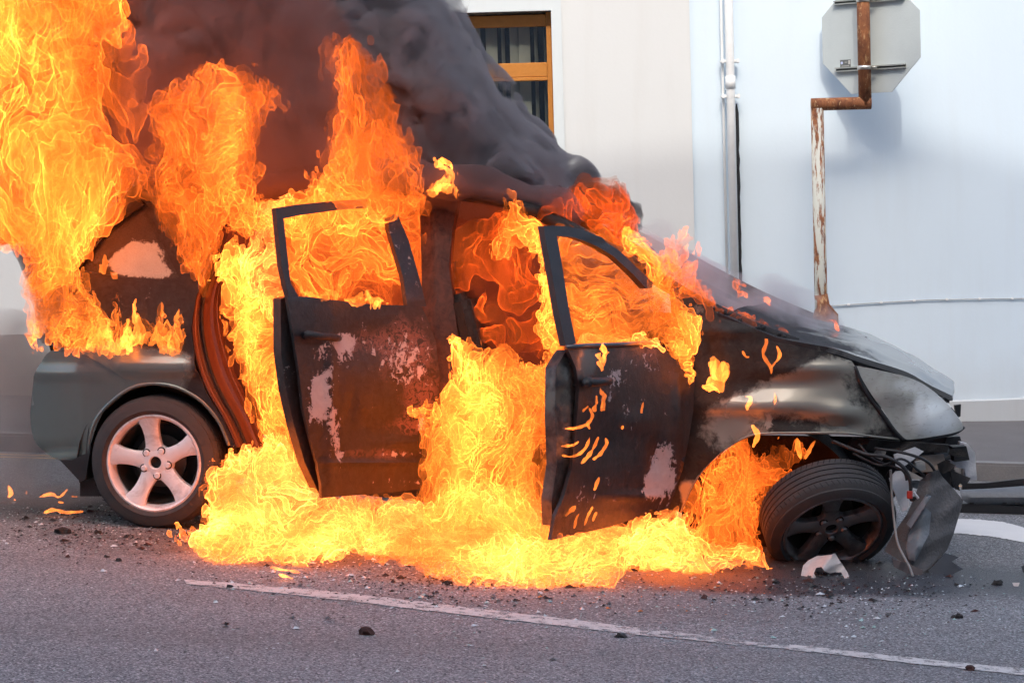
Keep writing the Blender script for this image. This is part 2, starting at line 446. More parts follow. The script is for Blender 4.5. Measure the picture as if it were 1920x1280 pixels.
# ---- downpipe with brackets and the black cable beside it
M_PIPE = flat_mat('white_painted_pipe', (.84, .86, .86), .5); M_BLK = flat_mat('black_cable', (.012, .012, .014), .7)
PY = WY - .09
dp = thing('drainpipe', 'white downpipe with clips beside the corner of the building', 'pipe', tuple(P(1377, 520, PY)))
zlo = gz(1.6) + PAVE; p_t = P(1368, 0, PY)
px_, pz_ = P(1375, 400, PY)[0], p_t[2]
tube('pipe', [(px_, PY, zlo), (px_, PY, pz_ + 2.5)], .031, M_PIPE, dp, 16)
tube('narrow_pipe', [(px_ - .052, PY + .04, zlo), (px_ - .052, PY + .04, pz_ + 2.5)], .010, M_PIPE, dp, 10)
for py in (115, 181):
    z = P(1371, py, PY)[2]
    bm = bmesh.new(); box_bm(bm, (px_ - .004, PY + .02, z), (.135, .055, .022), bevel=.006); box_bm(bm, (px_ - .055, PY - .01, z), (.02, .05, .032), bevel=.004); box_bm(bm, (px_ + .055, PY - .01, z), (.02, .05, .032), bevel=.004)
    bm_obj('pipe_clip', bm, M_PIPE, dp)
z = P(1371, 155, PY)[2]; tube('pipe_collar', [(px_, PY, z - .045), (px_, PY, z + .045)], .037, M_PIPE, dp, 16)
cb = [(px_ + .047 + random.uniform(-.003, .003), WY - .018, P(1380, y, WY)[2]) for y in np.linspace(195, 560, 22)]
o = tube('black_cable', cb, [.004] + [.013 + random.uniform(-.002, .002) for _ in cb[2:]] + [.013], M_BLK, None, 8); tag(o, 'black cable running down the wall along the right of the white downpipe', 'cable')
# thin grey cable clipped along the curved wall
cp = []
for i, px in enumerate(np.linspace(1545, 1990, 30)):
    y0_ = np.interp(px, [1545, 1650, 1740, 1850, 1990], [574, 567, 562, 560, 559])
    Y = WY
    for _ in range(5): q = P(px, y0_, Y - .012); Y = wall_y(q[0])
    cp.append(tuple(q))
gc = tube('wall_cable', cp, .0042, flat_mat('grey_cable', (.50, .52, .53), .6), None, 8); tag(gc, 'thin grey cable clipped along the curved white wall', 'cable')
for i in range(3, 30, 4):
    q = cp[i]; bm = bmesh.new(); box_bm(bm, q, (.022, .018, .02), bevel=.004); bm_obj('cable_clip', bm, M_PIPE, gc)

# ---- stop sign seen from behind, rusty cranked pole
def rust_mat(name, pale=.0):
    t = NT(name); p = t.geo()
    n = t.noise(t.map(p, (1, 1, .5)), 22, 6, .65, .6); n2 = t.noise(t.map(p, (1, 1, .35)), 45, 4, .7)
    r = t.mix(t.ramp(n, [(.35, 0.0), (.65, 1.0)]), (.135, .045, .022), (.34, .13, .05))
    r = t.mix(t.ramp(n2, [(.57, 0.0), (.64, .8)]), r, (.55, .36, .18))
    if pale:
        x, y, z = t.xyz(p)
        m = t.noise(t.map(p, (1, 1, .16)), 26, 6, .7, .4)
        r = t.mix(t.ramp(m, [(.48, 1.0), (.545, 0.0)]), r, (.60, .62, .56))
    return t.bsdf(r, .85, 0, t.bump(n, .006, .9))
M_RUST = rust_mat('rusty_steel'); M_RUSTP = rust_mat('rust_and_old_white_paint', 1)
SY = WY - .43
pole = thing('sign_pole', 'rusty cranked steel pole with flared foot by the white wall', 'pole', tuple(P(1540, 600, SY)))
a0 = P(1543, 700, SY); a1 = P(1540, 560, SY); a2 = P(1531, 190, SY); b1 = P(1536, 196, SY); b2 = P(1622, 195, SY); c1 = P(1622, 190, SY); c2 = P(1622, -30, SY)
rad = .0455
xA = a1[0] * .5 + a2[0] * .5
tube('lower_tube', [(xA, SY, gz(xA) + PAVE), (xA, SY, b1[2] - rad * .6)], rad, M_RUSTP, pole, 20)
tube('crank_arm', [(xA - rad * .9, SY, b1[2]), (xA, SY, b1[2]), (b2[0], SY, b1[2]), (b2[0] + rad * .9, SY, b1[2])], rad * .98, M_RUST, pole, 20)
tube('upper_tube', [(b2[0], SY, b1[2] - .01), (b2[0], SY, c2[2] + .3)], rad * 1.0, M_RUST, pole, 20)
z = P(1540, 560, SY)[2]
tube('flared_collar', [(xA, SY, z + .03), (xA + .01, SY, z - .05), (xA + .03, SY, z - .12), (xA + .03, SY, z - .4)], [rad * 1.05, rad * 1.15, rad * 2.0, rad * 2.1], M_RUST, pole, 16)
# octagon
oc = P(1632, 70, SY + .072); R_ = .426; TH = math.radians(38)
M_SIGNB = flat_mat('grey_sign_back', (.50, .56, .57), .45, .0, .05)
sg = thing('stop_sign', 'grey back of an octagonal road sign on the rusty pole', 'sign', tuple(oc))
ang = [math.radians(22.5 + 45 * k) for k in range(8)]
tilt = math.radians(-2.0)
def octp(R, yy): return [(oc[0] + R * math.cos(a) * math.cos(TH) + yy * math.sin(TH), oc[1] + yy * math.cos(TH) - R * math.cos(a) * math.sin(TH), oc[2] + R * math.sin(a)) for a in ang]
vs = octp(R_, 0) + octp(R_ * 1.003, .004) + octp(R_, .008)
fs = [tuple(range(8))] + [(i, (i + 1) % 8, 8 + (i + 1) % 8, 8 + i) for i in range(8)] + [(8 + i, 8 + (i + 1) % 8, 16 + (i + 1) % 8, 16 + i) for i in range(8)] + [tuple(range(23, 15, -1))]
mesh_obj('sign_plate', vs, fs, M_SIGNB, sg, False)
M_RAIL = flat_mat('aluminium_rail', (.42, .43, .40), .4, .7)
RZ = Matrix.Rotation(-TH, 3, 'Z')
def onsign(u, v, zz): return Vector((oc[0] + u * math.cos(TH) + v * math.sin(TH), oc[1] - u * math.sin(TH) + v * math.cos(TH), zz))
for zc, w_ in ((P(1631, 127, SY)[2], .56), (P(1631, 0, SY)[2], .56)):
    for dz in (-.011, .011):
        bm = bmesh.new(); box_bm(bm, onsign(0, -.016, zc + dz), (w_, .028, .009), RZ); bm_obj('rail', bm, M_RAIL, sg)
    bm = bmesh.new(); box_bm(bm, onsign(0, -.006, zc), (w_, .008, .02), RZ); bm_obj('rail_web', bm, flat_mat('rail_shadow_gap', (.08, .08, .07)), sg)  # near-black colour paints the shade in the slot between the rails
    tube('clamp', [(b2[0], SY, zc - .014), (b2[0], SY, zc + .014)], rad * 1.12, flat_mat('clamp_steel', (.6, .58, .54), .3, .9), sg, 20)
    tube('bolt', [(b2[0] + .05, SY - .02, zc), (b2[0] + .085, SY - .02, zc)], .011, M_RAIL, sg, 8)
us = (P(1590, 118, oc[1])[0] - oc[0]) / math.cos(TH); zs = P(1590, 118, oc[1])[2]
bm = bmesh.new(); box_bm(bm, onsign(us, -.0015, zs), (.085, .003, .056), RZ); st = bm_obj('maker_sticker', bm, flat_mat('sticker_grey', (.12, .13, .13), .4), sg)
bm = bmesh.new()
bmesh.ops.create_circle(bm, cap_ends=True, radius=.010, segments=14, matrix=Matrix.Translation(onsign(us - .028, -.0042, zs + .006)) @ RZ.to_4x4() @ Matrix.Rotation(math.pi / 2, 4, 'X')); bm_obj('sticker_mark', bm, flat_mat('pale_blue_print', (.55, .6, .85)), st)
bm = bmesh.new()
for u_, z_, w2, h2 in ((.033, .008, .016, .028), (0, -.017, .062, .004), (.006, .01, .022, .004)): box_bm(bm, onsign(us + u_, -.004, zs + z_), (w2, .001, h2), RZ)
bm_obj('sticker_print', bm, flat_mat('pale_grey_print', (.5, .5, .48)), st)
# ---- the row of houses across the street, behind the camera, whose shade covers the car
hs = thing('terraced_house', 'tall rendered house across the street behind the photographer', 'house', (0, -9, 0))
M_H = flat_mat('house_render', (.55, .53, .50), .9)
zshade = P(1560, 305, WY)[2]
Hh = zshade + (WY + 5.0) * math.tan(SUN_EL) / math.cos(SUN_AZ)
bm = bmesh.new(); slab(bm, -30, 30, -12, -5.0, -2, Hh - 3.0 - 1.6 * .1)
for v in bm.verts: v.co.z += (6.0 if v.co.x > 0 else 0) if v.co.z > 0 else 0   # the roof line climbs to the right
bm_obj('house_wall', bm, M_H, hs)
# ================================================================== the burning car
CA = P(290, 985, 11.72); CB = P(1545, 1055, 11.20)      # two points of the plane of the car's near side
_cu = (CB - CA) * np.array([1, 1, 0]); _cu /= np.linalg.norm(_cu)
CU = _cu; CN = np.array([-_cu[1], _cu[0], 0.0])          # along the car; away from the camera
if CN[1] < 0: CN = -CN
def body_d(s, z):
    """inset of the body side at length s from the rear wheel and height z over the road"""
    d = 0.02 + .26 * max(0, z - .98) ** 1.15 + .05 * max(0, .34 - z) / .34
    d += .012 * (z - .7) ** 2 / .09 * .3
    if s < -.22: d += .62 * (min(.9, -.22 - s)) ** 1.9
    if s > 3.20: d += .66 * (s - 3.20) ** 1.7
    return d
def S(px, py, off=0.0, prof=True):
    """point of a pixel's ray on the car's side surface, `off` metres further in"""
    r = ray(px, py); d = off
    for _ in range(7):
        t = ((CA - CAM) @ CN + d) / (r @ CN); p = CAM + r * t
        s = (p - CA) @ CU; z = p[2] - gz(p[0])
        d = off + (body_d(s, z) if prof else 0)
    return p
def far(p, W=1.66):                                     # the same point on the car's other side
    s = (p - CA) @ CU; z = p[2] - gz(p[0]); d = (p - CA) @ CN
    return p + CN * (W - 2 * d)
CAR0 = (CA + CB) / 2 + CN * .8; CAR0[2] = gz(CAR0[0])
car = thing('burning_car', 'grey family car on fire with both near side doors open and its front end smashed', 'car', tuple(CAR0))

def in_poly(x, y, poly):
    c = False; j = len(poly) - 1
    for i in range(len(poly)):
        (xi, yi), (xj_, yj) = poly[i], poly[j]
        if (yi > y) != (yj > y) and x < (xj_ - xi) * (y - yi) / (yj - yi) + xi: c = not c
        j = i
    return c
def fill(poly, step=11, holes=()):
    """triangles filling a pixel outline"""
    def dense(pl):
        out = []
        for i in range(len(pl)):
            a, b = np.array(pl[i], float), np.array(pl[(i + 1) % len(pl)], float)
            n = max(1, int(np.hypot(*(b - a)) / step)); out += [tuple(a + (b - a) * k / n) for k in range(n)]
        return out
    B = dense(poly); H = [dense(h) for h in holes]
    pts = list(B); ed = [(i, (i + 1) % len(B)) for i in range(len(B))]
    for h in H:
        k = len(pts); pts += h; ed += [(k + i, k + (i + 1) % len(h)) for i in range(len(h))]
    bx = np.array(pts); (ax, ay), (cx, cy_) = bx.min(0), bx.max(0)
    allb = bx.copy(); j = 0; y = ay + step * .5
    while y < cy_:
        x = ax + step * (.5 if j % 2 else 1.0)
        while x < cx:
            if in_poly(x, y, B) and not any(in_poly(x, y, h) for h in H) and np.min(np.hypot(allb[:, 0] - x, allb[:, 1] - y)) > step * .5: pts.append((x, y))
            x += step
        y += step * .87; j += 1
    v, e, f, *_ = delaunay_2d_cdt([Vector(p) for p in pts], ed, [], 0, 1e-4)
    V2 = [tuple(q) for q in v]; F = []
    for t in f:
        c = np.mean([V2[i] for i in t], 0)
        if in_poly(c[0], c[1], B) and not any(in_poly(c[0], c[1], h) for h in H): F.append(tuple(t))
    return V2, F
def blobs(px, py, L):
    """sum of soft spots (cx, cy, rx, ry, strength)"""
    return sum(k * math.exp(-(((px - cx) / rx) ** 2 + ((py - cy) / ry) ** 2)) for cx, cy, rx, ry, k in L)
def panel(name, poly, mat, surf=None, step=11, thick=.012, dent=(), parent=car, holes=(), attrs=None, label=None, smoothpoly=False, inward=None, dk=1.0):
    """a sheet metal part: pixel outline laid on a surface, given thickness; attrs = {name: function(px, py)}"""
    surf = surf or S
    if smoothpoly: poly = [tuple(q) for q in spline(poly, 4, True)]
    V2, F = fill(poly, step, holes)
    nin = inward if inward is not None else CN
    top = []
    for x, y in V2:
        p = surf(x, y); 
        if dent: p = p - nin * blobs(x, y, dent) * dk
        top.append(p)
    top = np.array(top); n = len(top)
    bot = top + nin * thick
    # orient faces towards the camera
    fs = []
    for t in F:
        a, b, c = (top[i] for i in t); nn = np.cross(b - a, c - a)
        fs.append(t if nn @ (CAM - a) > 0 else t[::-1])
    from collections import Counter
    ec = Counter(); 
    for t in fs:
        for k in range(3): ec[(t[k], t[(k + 1) % 3])] += 1
    rim = [(a, b) for (a, b) in ec if (b, a) not in ec]
    faces = list(fs) + [tuple(i + n for i in t[::-1]) for t in fs] + [(b, a, a + n, b + n) for a, b in rim]
    o = mesh_obj(name, np.vstack([top, bot]), faces, mat, parent, True)
    if attrs:
        for k, fn in attrs.items():
            at = o.data.attributes.new(k, 'FLOAT', 'POINT'); val = np.array([fn(x, y) for x, y in V2] * 2, np.float32)
            at.data.foreach_set('value', np.clip(val, 0, 1))
    sharp_by_angle(o, 45)
    if label: o['label'] = label
    return o

# ---- car materials: paint with the wear fire has left on it (attributes: burn = charred, ash = pale flakes)
def paint(name, col, char=(.009, .008, .009), ash=(.42, .37, .35), rough=.32, metal=.35, burn_bias=0.0, rust=.0, gl=.30):
    t = NT(name); p = t.geo()
    burn = t.n('ShaderNodeAttribute', attribute_name='burn').outputs['Fac']; asha = t.n('ShaderNodeAttribute', attribute_name='ash').outputs['Fac']
    n = t.noise(p, 7, 6, .65, .4); n2 = t.noise(p, 28, 6, .7, .8); n3 = t.noise(t.map(p, (1, 1, .35)), 14, 5, .7, 1.2)
    b = t.math('ADD', t.math('ADD', burn, burn_bias), t.math('ADD', t.math('MULTIPLY', t.math('SUBTRACT', n, .5), 1.2), t.math('MULTIPLY', t.math('SUBTRACT', n2, .5), .5)))
    bf = t.ramp(b, [(.34, 0.0), (.60, 1.0)])
    a = t.math('ADD', asha, t.math('MULTIPLY', t.math('SUBTRACT', n3, .5), 1.3))
    a = t.math('ADD', a, t.math('MULTIPLY', t.math('SUBTRACT', n2, .5), 1.5))
    af = t.ramp(a, [(.47, 0.0), (.53, 1.0)])
    base = t.mix(t.math('MULTIPLY', n, .3), col, tuple(v * .6 for v in col))
    ch = t.mix(t.ramp(n2, [(.4, 0.0), (.7, 1.0)]), char, tuple(v * 2.4 + .004 for v in char))
    if rust:
        ch = t.mix(t.math('MULTIPLY', t.ramp(n3, [(.42, 0.0), (.62, 1.0)]), rust), ch, (.115, .045, .028))
    c = t.mix(bf, base, ch)
    sc = t.n('ShaderNodeAttribute', attribute_name='scab').outputs['Fac']
    ls = t.noise(p, 34, 4, .65, 1.0); sm_ = t.math('ADD', sc, t.math('MULTIPLY', t.math('SUBTRACT', n, .5), 1.0))
    lace = t.math('MULTIPLY', t.ramp(ls, [(.44, 0.0), (.49, 1.0), (.60, 1.0), (.64, .2)]), t.ramp(sm_, [(.22, 0.0), (.5, 1.0)]))
    c = t.mix(lace, c, t.mix(n2, (.09, .038, .03), (.20, .10, .085)))
    c = t.mix(af, c, t.mix(n2, tuple(v * .6 for v in ash), ash))
    r = t.math('ADD', t.math('MULTIPLY', bf, gl), t.math('ADD', rough, t.math('MULTIPLY', af, .3)))
    m = t.math('MULTIPLY', t.math('SUBTRACT', 1.0, t.math('MAXIMUM', bf, af)), metal)
    h = t.math('ADD', t.math('MULTIPLY', t.math('MULTIPLY', n2, bf), .5), t.math('MULTIPLY', af, .8))
    nrm = t.bump(h, .006, .7, t.bump(t.noise(p, 3.0, 2), .02, .35))
    cc = t.math('MULTIPLY', t.math('SUBTRACT', 1.0, t.math('MAXIMUM', bf, af)), .8)
    return t.bsdf(c, r, m, nrm, **{'Coat Weight': cc, 'Coat Roughness': .12})
M_PAINT = paint('scorched_grey_paint', (.18, .215, .20), rough=.24, metal=.5)
M_FEND = paint('scorched_fender_paint', (.30, .29, .245), rough=.38, metal=.45, char=(.012, .0105, .009), ash=(.36, .34, .30))
M_DOOR = paint('charred_door_paint', (.06, .055, .06), ash=(.52, .46, .45), rust=.10, gl=.10)
M_DOOR2 = paint('charred_front_door_paint', (.055, .055, .065), ash=(.46, .40, .40), rust=.15, gl=.08)
M_JAMB = paint('firelight_red_jamb', (.16, .07, .045), char=(.03, .014, .01), rough=.4, metal=.2, rust=.6)  # reddish base colour paints the fire's red light on the jamb
M_HOOD = paint('sooty_bonnet_paint', (.13, .13, .125), rough=.42, metal=.4, ash=(.40, .37, .34))
M_CHAR = flat_mat('charred_metal', (.018, .015, .014), .75, .0, .5, 30, .006)
M_FRAME = flat_mat('burnt_frame', (.020, .018, .020), .55, .1, .5, 40, .004)
M_DARK = flat_mat('dark_plastic', (.018, .018, .02), .5, 0, .3, 20, .002)

# ---- rear quarter and bumper
q_out = [(84, 640), (90, 610), (100, 560), (118, 505), (150, 460), (190, 410), (240, 358), (282, 328), (330, 330), (425, 338), (424, 380), (412, 440), (392, 500), (368, 555), (358, 615), (366, 680), (386, 735), (420, 790), (442, 838), (425, 835), (408, 790), (375, 752), (330, 727), (290, 720), (250, 725), (225, 740), (236, 712), (205, 690), (165, 668), (112, 656)]
q_hole = [(136, 503), (200, 427), (262, 376), (274, 380), (292, 430), (316, 480), (336, 520), (300, 524), (230, 519), (180, 512)]
def bq(x, y): return min(1, max(0, (668 - y) / 45)) * 1.0 + .9 * math.exp(-((x - 400) / 60) ** 2) * (1 if y > 560 else 1)
panel('rear_quarter_panel', q_out, M_PAINT, holes=[q_hole], attrs={'burn': lambda x, y: bq(x, y) + blobs(x, y, [(400, 800, 40, 60, .7)]), 'ash': lambda x, y: blobs(x, y, [(250, 560, 60, 20, .25), (180, 640, 40, 10, .35)])},
      dent=[(290, 690, 120, 16, .028), (300, 655, 70, 8, -.008), (215, 690, 14, 12, -.01), (228, 686, 8, 6, .012), (350, 690, 60, 14, .01)])
def lip(pts, w=.03, rad=.012, mat=None, name='wheel_arch_lip', off=0.0):
    return tube(name, [tuple(S(x, y, off)) for x, y in spline(pts, 5)], rad, mat or M_PAINT, car, 8)
lip([(164, 868), (170, 815), (188, 775), (225, 740), (255, 724), (292, 719), (335, 727), (378, 752), (410, 790), (430, 835)], rad=.010, off=.004)
b_out = [(62, 722), (66, 700), (84, 668), (98, 657), (112, 657), (165, 669), (205, 691), (236, 713), (224, 741), (200, 762), (180, 800), (166, 850), (160, 888), (150, 880), (118, 866), (84, 848), (64, 824), (57, 780)]
panel('rear_bumper', b_out, M_PAINT, attrs={'burn': lambda x, y: blobs(x, y, [(100, 655, 60, 8, .5), (60, 760, 8, 70, .45)]), 'ash': lambda x, y: 0},
      dent=[(110, 700, 90, 10, .014), (110, 842, 60, 10, -.012), (150, 740, 12, 60, .006)], smoothpoly=True, step=10)
# behind the bumper corner: the rest of it, wrapping round the tail
def loft(name, rows, mat, parent=car, close=False, attrs=None, thick=None):
    n = len(rows[0]); V = [tuple(p) for r in rows for p in r]; F = []
    for i in range(len(rows) - 1):
        for k in range(n - 1): F.append((i * n + k, i * n + k + 1, (i + 1) * n + k + 1, (i + 1) * n + k))
    o = mesh_obj(name, V, F, mat, parent, True)
    b = bmesh.new(); b.from_mesh(o.data); bmesh.ops.recalc_face_normals(b, faces=b.faces)
    if thick: bmesh.ops.solidify(b, geom=list(b.faces), thickness=thick)
    b.to_mesh(o.data); b.free(); o.data.polygons.foreach_set('use_smooth', np.ones(len(o.data.polygons), bool)); sharp_by_angle(o, 40); return o
def tail_row(px, py, dx=0):
    a = S(px, py); bq_ = a - CU * .0
    return [a + CN * w_ * 1.35 - CU * (.12 * math.sin(math.pi * min(1, w_ * 1.0)) if True else 0) + CU * 0 for w_ in np.linspace(0, 1, 9)]
loft('tail_bumper', [tail_row(x + 3, y) for x, y in [(92, 662), (66, 702), (62, 730), (58, 780), (64, 822), (84, 848)]], M_PAINT)
loft('tailgate', [tail_row(x + 4, y) for x, y in [(280, 330), (240, 360), (190, 412), (150, 462), (120, 505), (100, 560), (86, 640), (92, 662)]], M_CHAR)
# D pillar trim strip (dark) and tail lamp stub
panel('rear_pillar_trim', [(118, 506), (128, 490), (170, 455), (230, 400), (262, 374), (270, 384), (205, 430), (145, 508)], M_CHAR, surf=lambda x, y: S(x, y, -.008))
panel('tail_lamp', [(84, 642), (92, 590), (104, 545), (122, 540), (126, 600), (118, 652)], flat_mat('melted_lamp', (.05, .03, .03), .5), surf=lambda x, y: S(x, y, -.010))
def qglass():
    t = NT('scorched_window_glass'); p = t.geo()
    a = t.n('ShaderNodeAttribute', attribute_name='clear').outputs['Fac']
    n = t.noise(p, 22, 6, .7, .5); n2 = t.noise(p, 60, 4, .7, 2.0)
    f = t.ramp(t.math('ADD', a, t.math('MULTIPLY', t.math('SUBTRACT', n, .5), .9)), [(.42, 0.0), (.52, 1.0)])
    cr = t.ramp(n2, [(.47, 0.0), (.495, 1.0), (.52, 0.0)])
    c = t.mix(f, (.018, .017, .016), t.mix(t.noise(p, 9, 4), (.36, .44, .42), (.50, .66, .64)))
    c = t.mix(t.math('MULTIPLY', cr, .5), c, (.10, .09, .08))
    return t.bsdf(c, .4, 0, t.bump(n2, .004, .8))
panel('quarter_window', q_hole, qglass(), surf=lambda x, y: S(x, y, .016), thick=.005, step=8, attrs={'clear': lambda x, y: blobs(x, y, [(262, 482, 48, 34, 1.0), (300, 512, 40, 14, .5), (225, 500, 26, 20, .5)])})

# mud flap, wheel-house liner
panel('mud_flap', [(112, 862), (135, 862), (160, 850), (166, 800), (170, 840), (160, 898), (150, 903), (146, 898)], M_DARK, surf=lambda x, y: S(x, y, .03, False), thick=.02)
def arch_liner(name, cx, cy, r_px, a0, a1, off, depth, mat):
    rows = []
    for w_ in (0, depth * .33, depth * .66, depth):
        rows.append([S(cx + r_px * math.cos(a), cy - r_px * math.sin(a), off, False) + CN * w_ for a in np.linspace(a0, a1, 22)])
    return loft(name, rows, mat)
arch_liner('rear_wheel_arch_liner', 292, 868, 148, -.25, math.pi + .25, .03, .45, flat_mat('muddy_liner', (.045, .042, .035), .9, 0, .5, 12, .006))
o = panel('inner_wheel_housing', [(150, 930), (150, 800), (200, 740), (290, 722), (400, 760), (445, 860), (440, 930)], M_CHAR, surf=lambda x, y: S(x, y, .42, False), step=25)

# ---- rear door opening: jamb with its pressed ridges
jl = spline([(425, 342), (420, 400), (408, 450), (388, 505), (366, 560), (360, 615), (368, 675), (388, 730), (420, 785), (444, 838)], 5)
jr = spline([(470, 350), (452, 420), (440, 470), (424, 510), (412, 560), (416, 620), (436, 690), (456, 735), (480, 785), (500, 838)], 5)
rows = []
for (a, b) in zip(jl, jr):
    r_ = []
    for k, f in enumerate(np.linspace(0, 1, 12)):
        x = a[0] + (b[0] - a[0]) * f; y = a[1] + (b[1] - a[1]) * f
        r_.append(S(x, y, .012 + .22 * f ** .8 - .024 * math.exp(-((f - .33) / .09) ** 2) - .02 * math.exp(-((f - .72) / .07) ** 2)))
    rows.append(r_)
jo = loft('door_jamb', rows, M_JAMB, thick=.006)
jo2 = tube('door_seal', [tuple(S(a[0] * .66 + b[0] * .34, a[1] * .66 + b[1] * .34, .06)) for a, b in list(zip(jl, jr))], .009, M_CHAR, jo, 8)
for f, r_, m in ((.10, .006, M_JAMB), (.90, .007, M_JAMB)):
    tube('jamb_flange', [tuple(S(a[0] * (1 - f) + b[0] * f, a[1] * (1 - f) + b[1] * f, .012 + .22 * f ** .8 - .008)) for a, b in list(zip(jl, jr))], r_, m, jo, 8)
# ---- pillars, roof, sills, far side, floor, seats
panel('centre_pillar', [(786, 366), (862, 364), (848, 430), (842, 500), (852, 580), (862, 660), (866, 760), (872, 920), (800, 915), (806, 700), (792, 600), (790, 480)], M_JAMB, surf=lambda x, y: S(x, y, .07), thick=.09, attrs={'burn': lambda x, y: .75, 'ash': lambda x, y: 0}, dent=[(820, 600, 18, 400, .03)])
panel('sill', [(430, 838), (700, 870), (1000, 905), (1262, 948), (1262, 1000), (1000, 965), (700, 930), (440, 892)], M_CHAR, surf=lambda x, y: S(x, y, .09, False), thick=.12, step=25)
roofE = spline([(282, 328), (350, 333), (450, 337), (600, 345), (720, 352), (862, 363), (940, 376), (1010, 398)], 3)
def roof_rows(E, crown=.06, W=1.66):
    rows = []
    for x, y in E:
        a = S(x, y); b = far(a, W); rows.append([a + (b - a) * f + np.array([0, 0, crown * (1 - (2 * f - 1) ** 2)]) for f in np.linspace(0, 1, 13)])
    return rows
loft('roof', roof_rows(roofE), M_CHAR, thick=-.03)
tube('roof_rail', [tuple(S(x, y, -.0)) for x, y in roofE], .03, M_CHAR, car, 10)
apill = spline([(862, 363), (940, 376), (1010, 400), (1100, 445), (1180, 490), (1262, 540), (1330, 578), (1420, 618), (1495, 646)], 4)
ap = [(x, y) for x, y in apill]
tube('windscreen_pillar', [tuple(S(x, y, .05 + .05 * (i / len(ap)))) for i, (x, y) in enumerate(ap)], [.035] * len(ap), M_CHAR, car, 10)
M_CREAM = paint('bare_cream_pillar', (.72, .72, .62), rough=.6, metal=0, char=(.05, .035, .03))
fp = spline([(1120, 398), (1190, 438), (1250, 470), (1300, 498), (1370, 535), (1440, 570), (1525, 606)], 4)
FW = 1.40
fpts = [S(x, y, FW, False) for x, y in fp]
rows = [[p + np.array([0, 0, .055]), p + np.array([0, 0, .03]) - CN * .03, p + np.array([0, 0, -.05]) - CN * .04, p + np.array([0, 0, -.11])] for p in fpts]
o = loft('far_windscreen_pillar', rows, M_CREAM, thick=.02)
at = o.data.attributes.new('burn', 'FLOAT', 'POINT'); at.data.foreach_set('value', [1.0 if to_px(np.array(v.co) + np.array(CAR0))[0] > 1285 else .0 for v in o.data.vertices])
o['label'] = 'far pillar stripped to cream primer'
for x, y in ((1222, 468), (1252, 486)):
    q = S(x, y, FW - .05, False); tube('pillar_bolt', [tuple(q), tuple(q - CN * .012)], .012, M_CHAR, o, 8)
# far side shell
fs_poly = [(120, 505), (282, 335), (862, 368), (1010, 405), (1190, 480), (1400, 612), (1640, 690), (1690, 815), (1400, 830), (1260, 960), (440, 880), (160, 870), (80, 780), (85, 640)]
win_holes = [[(300, 380), (430, 385), (430, 520), (340, 520)], [(470, 390), (780, 400), (780, 560), (470, 550)], [(850, 410), (1000, 430), (1200, 560), (1200, 620), (860, 600)]]
panel('far_body_side', fs_poly, M_CHAR, surf=lambda x, y: far(S(x, y)), step=30, thick=.03, holes=win_holes, inward=-CN)
panel('floor_pan', [(430, 850), (1262, 950), (1262, 958), (430, 858)], M_CHAR, surf=lambda x, y: S(x, y, .1, False), thick=1.5, step=60)
M_SEAT = flat_mat('burnt_seat', (.02, .016, .014), .9, 0, .5, 18, .01)
def seat(x0, off):
    p = S(x0, 800, off, False); R = Matrix((tuple(CU), tuple(CN), (0, 0, 1))).transposed()
    o = bpy.data.objects.new('front_seat', None); COL.objects.link(o); o.parent = car
    def bx(name, c, s, tilt=0):
        bm = bmesh.new(); q = Vector(tuple(p + CU * c[0] + CN * c[1] + np.array([0, 0, c[2]])))
        m = Matrix.Translation(q) @ R.to_4x4() @ Matrix.Rotation(tilt, 4, 'Y') @ Matrix.Diagonal((*s, 1))
        r = bmesh.ops.create_cube(bm, size=1, matrix=m); bmesh.ops.bevel(bm, geom=list(bm.edges), offset=.04, segments=3, affect='EDGES')
        oo = bm_obj(name, bm, M_SEAT, car, autosmooth=50); oo.parent = o; return oo
    bx('cushion', (.1, 0, .0), (.5, .48, .14)); bx('backrest', (-.16, 0, .36), (.12, .46, .62), -.2); bx('headrest', (-.28, 0, .76), (.09, .26, .18), -.2)
seat(960, .35); seat(960, 1.05)
o = bpy.data.objects['front_seat.001']; o.name = 'passenger_seat'
dash = panel('dashboard', [(1180, 640), (1260, 600), (1300, 620), (1290, 760), (1200, 780)], M_CHAR, surf=lambda x, y: S(x, y, .15, False), thick=1.3, step=40)

# ---- open doors
def door_surf(xh, xf, dh, df, bulge=.05, y0=560, y1=930):
    """plane standing on two verticals: hinge edge at pixel xh inset dh, free edge at xf"""
    ph, pf = S(xh, 760, dh, False), S(xf, 760, 0, False)
    Yf = pf[1] + df
    X0, Y0 = ph[0], ph[1]; pf = P(xf, 760, Yf); X1, Y1 = pf[0], pf[1]
    e = np.array([X1 - X0, Y1 - Y0]); n2 = np.array([-e[1], e[0]]); n2 /= np.linalg.norm(n2)
    if n2[1] < 0: n2 = -n2
    nn = np.array([n2[0], n2[1], 0])
    def f(px, py, off=0.0):
        r = ray(px, py); v = min(1.0, max(0.0, (py - y0) / (y1 - y0)))
        o_ = off - bulge * math.sin(math.pi * min(1, .15 + v * .85)) + (.20 * max(0, (y0 - py) / 180) ** 1.1)
        t = ((np.array([X0, Y0, 0]) - CAM * np.array([1, 1, 0])) @ nn + o_) / (r @ nn)
        return CAM + r * t
    return f, nn
RD, RDN = door_surf(815, 540, .0, -.66)
rdp = [(538, 556), (575, 556), (640, 564), (700, 571), (790, 573), (803, 600), (818, 640), (824, 700), (822, 770), (816, 850), (802, 915), (740, 922), (603, 933), (602, 905), (592, 860), (580, 815), (568, 765), (561, 700), (552, 640)]
scab_r = [(760, 650, 50, 55, .7), (790, 740, 40, 40, .6), (700, 640, 80, 20, .3), (770, 800, 40, 20, .6), (650, 640, 40, 30, .3), (720, 850, 90, 12, .4)]
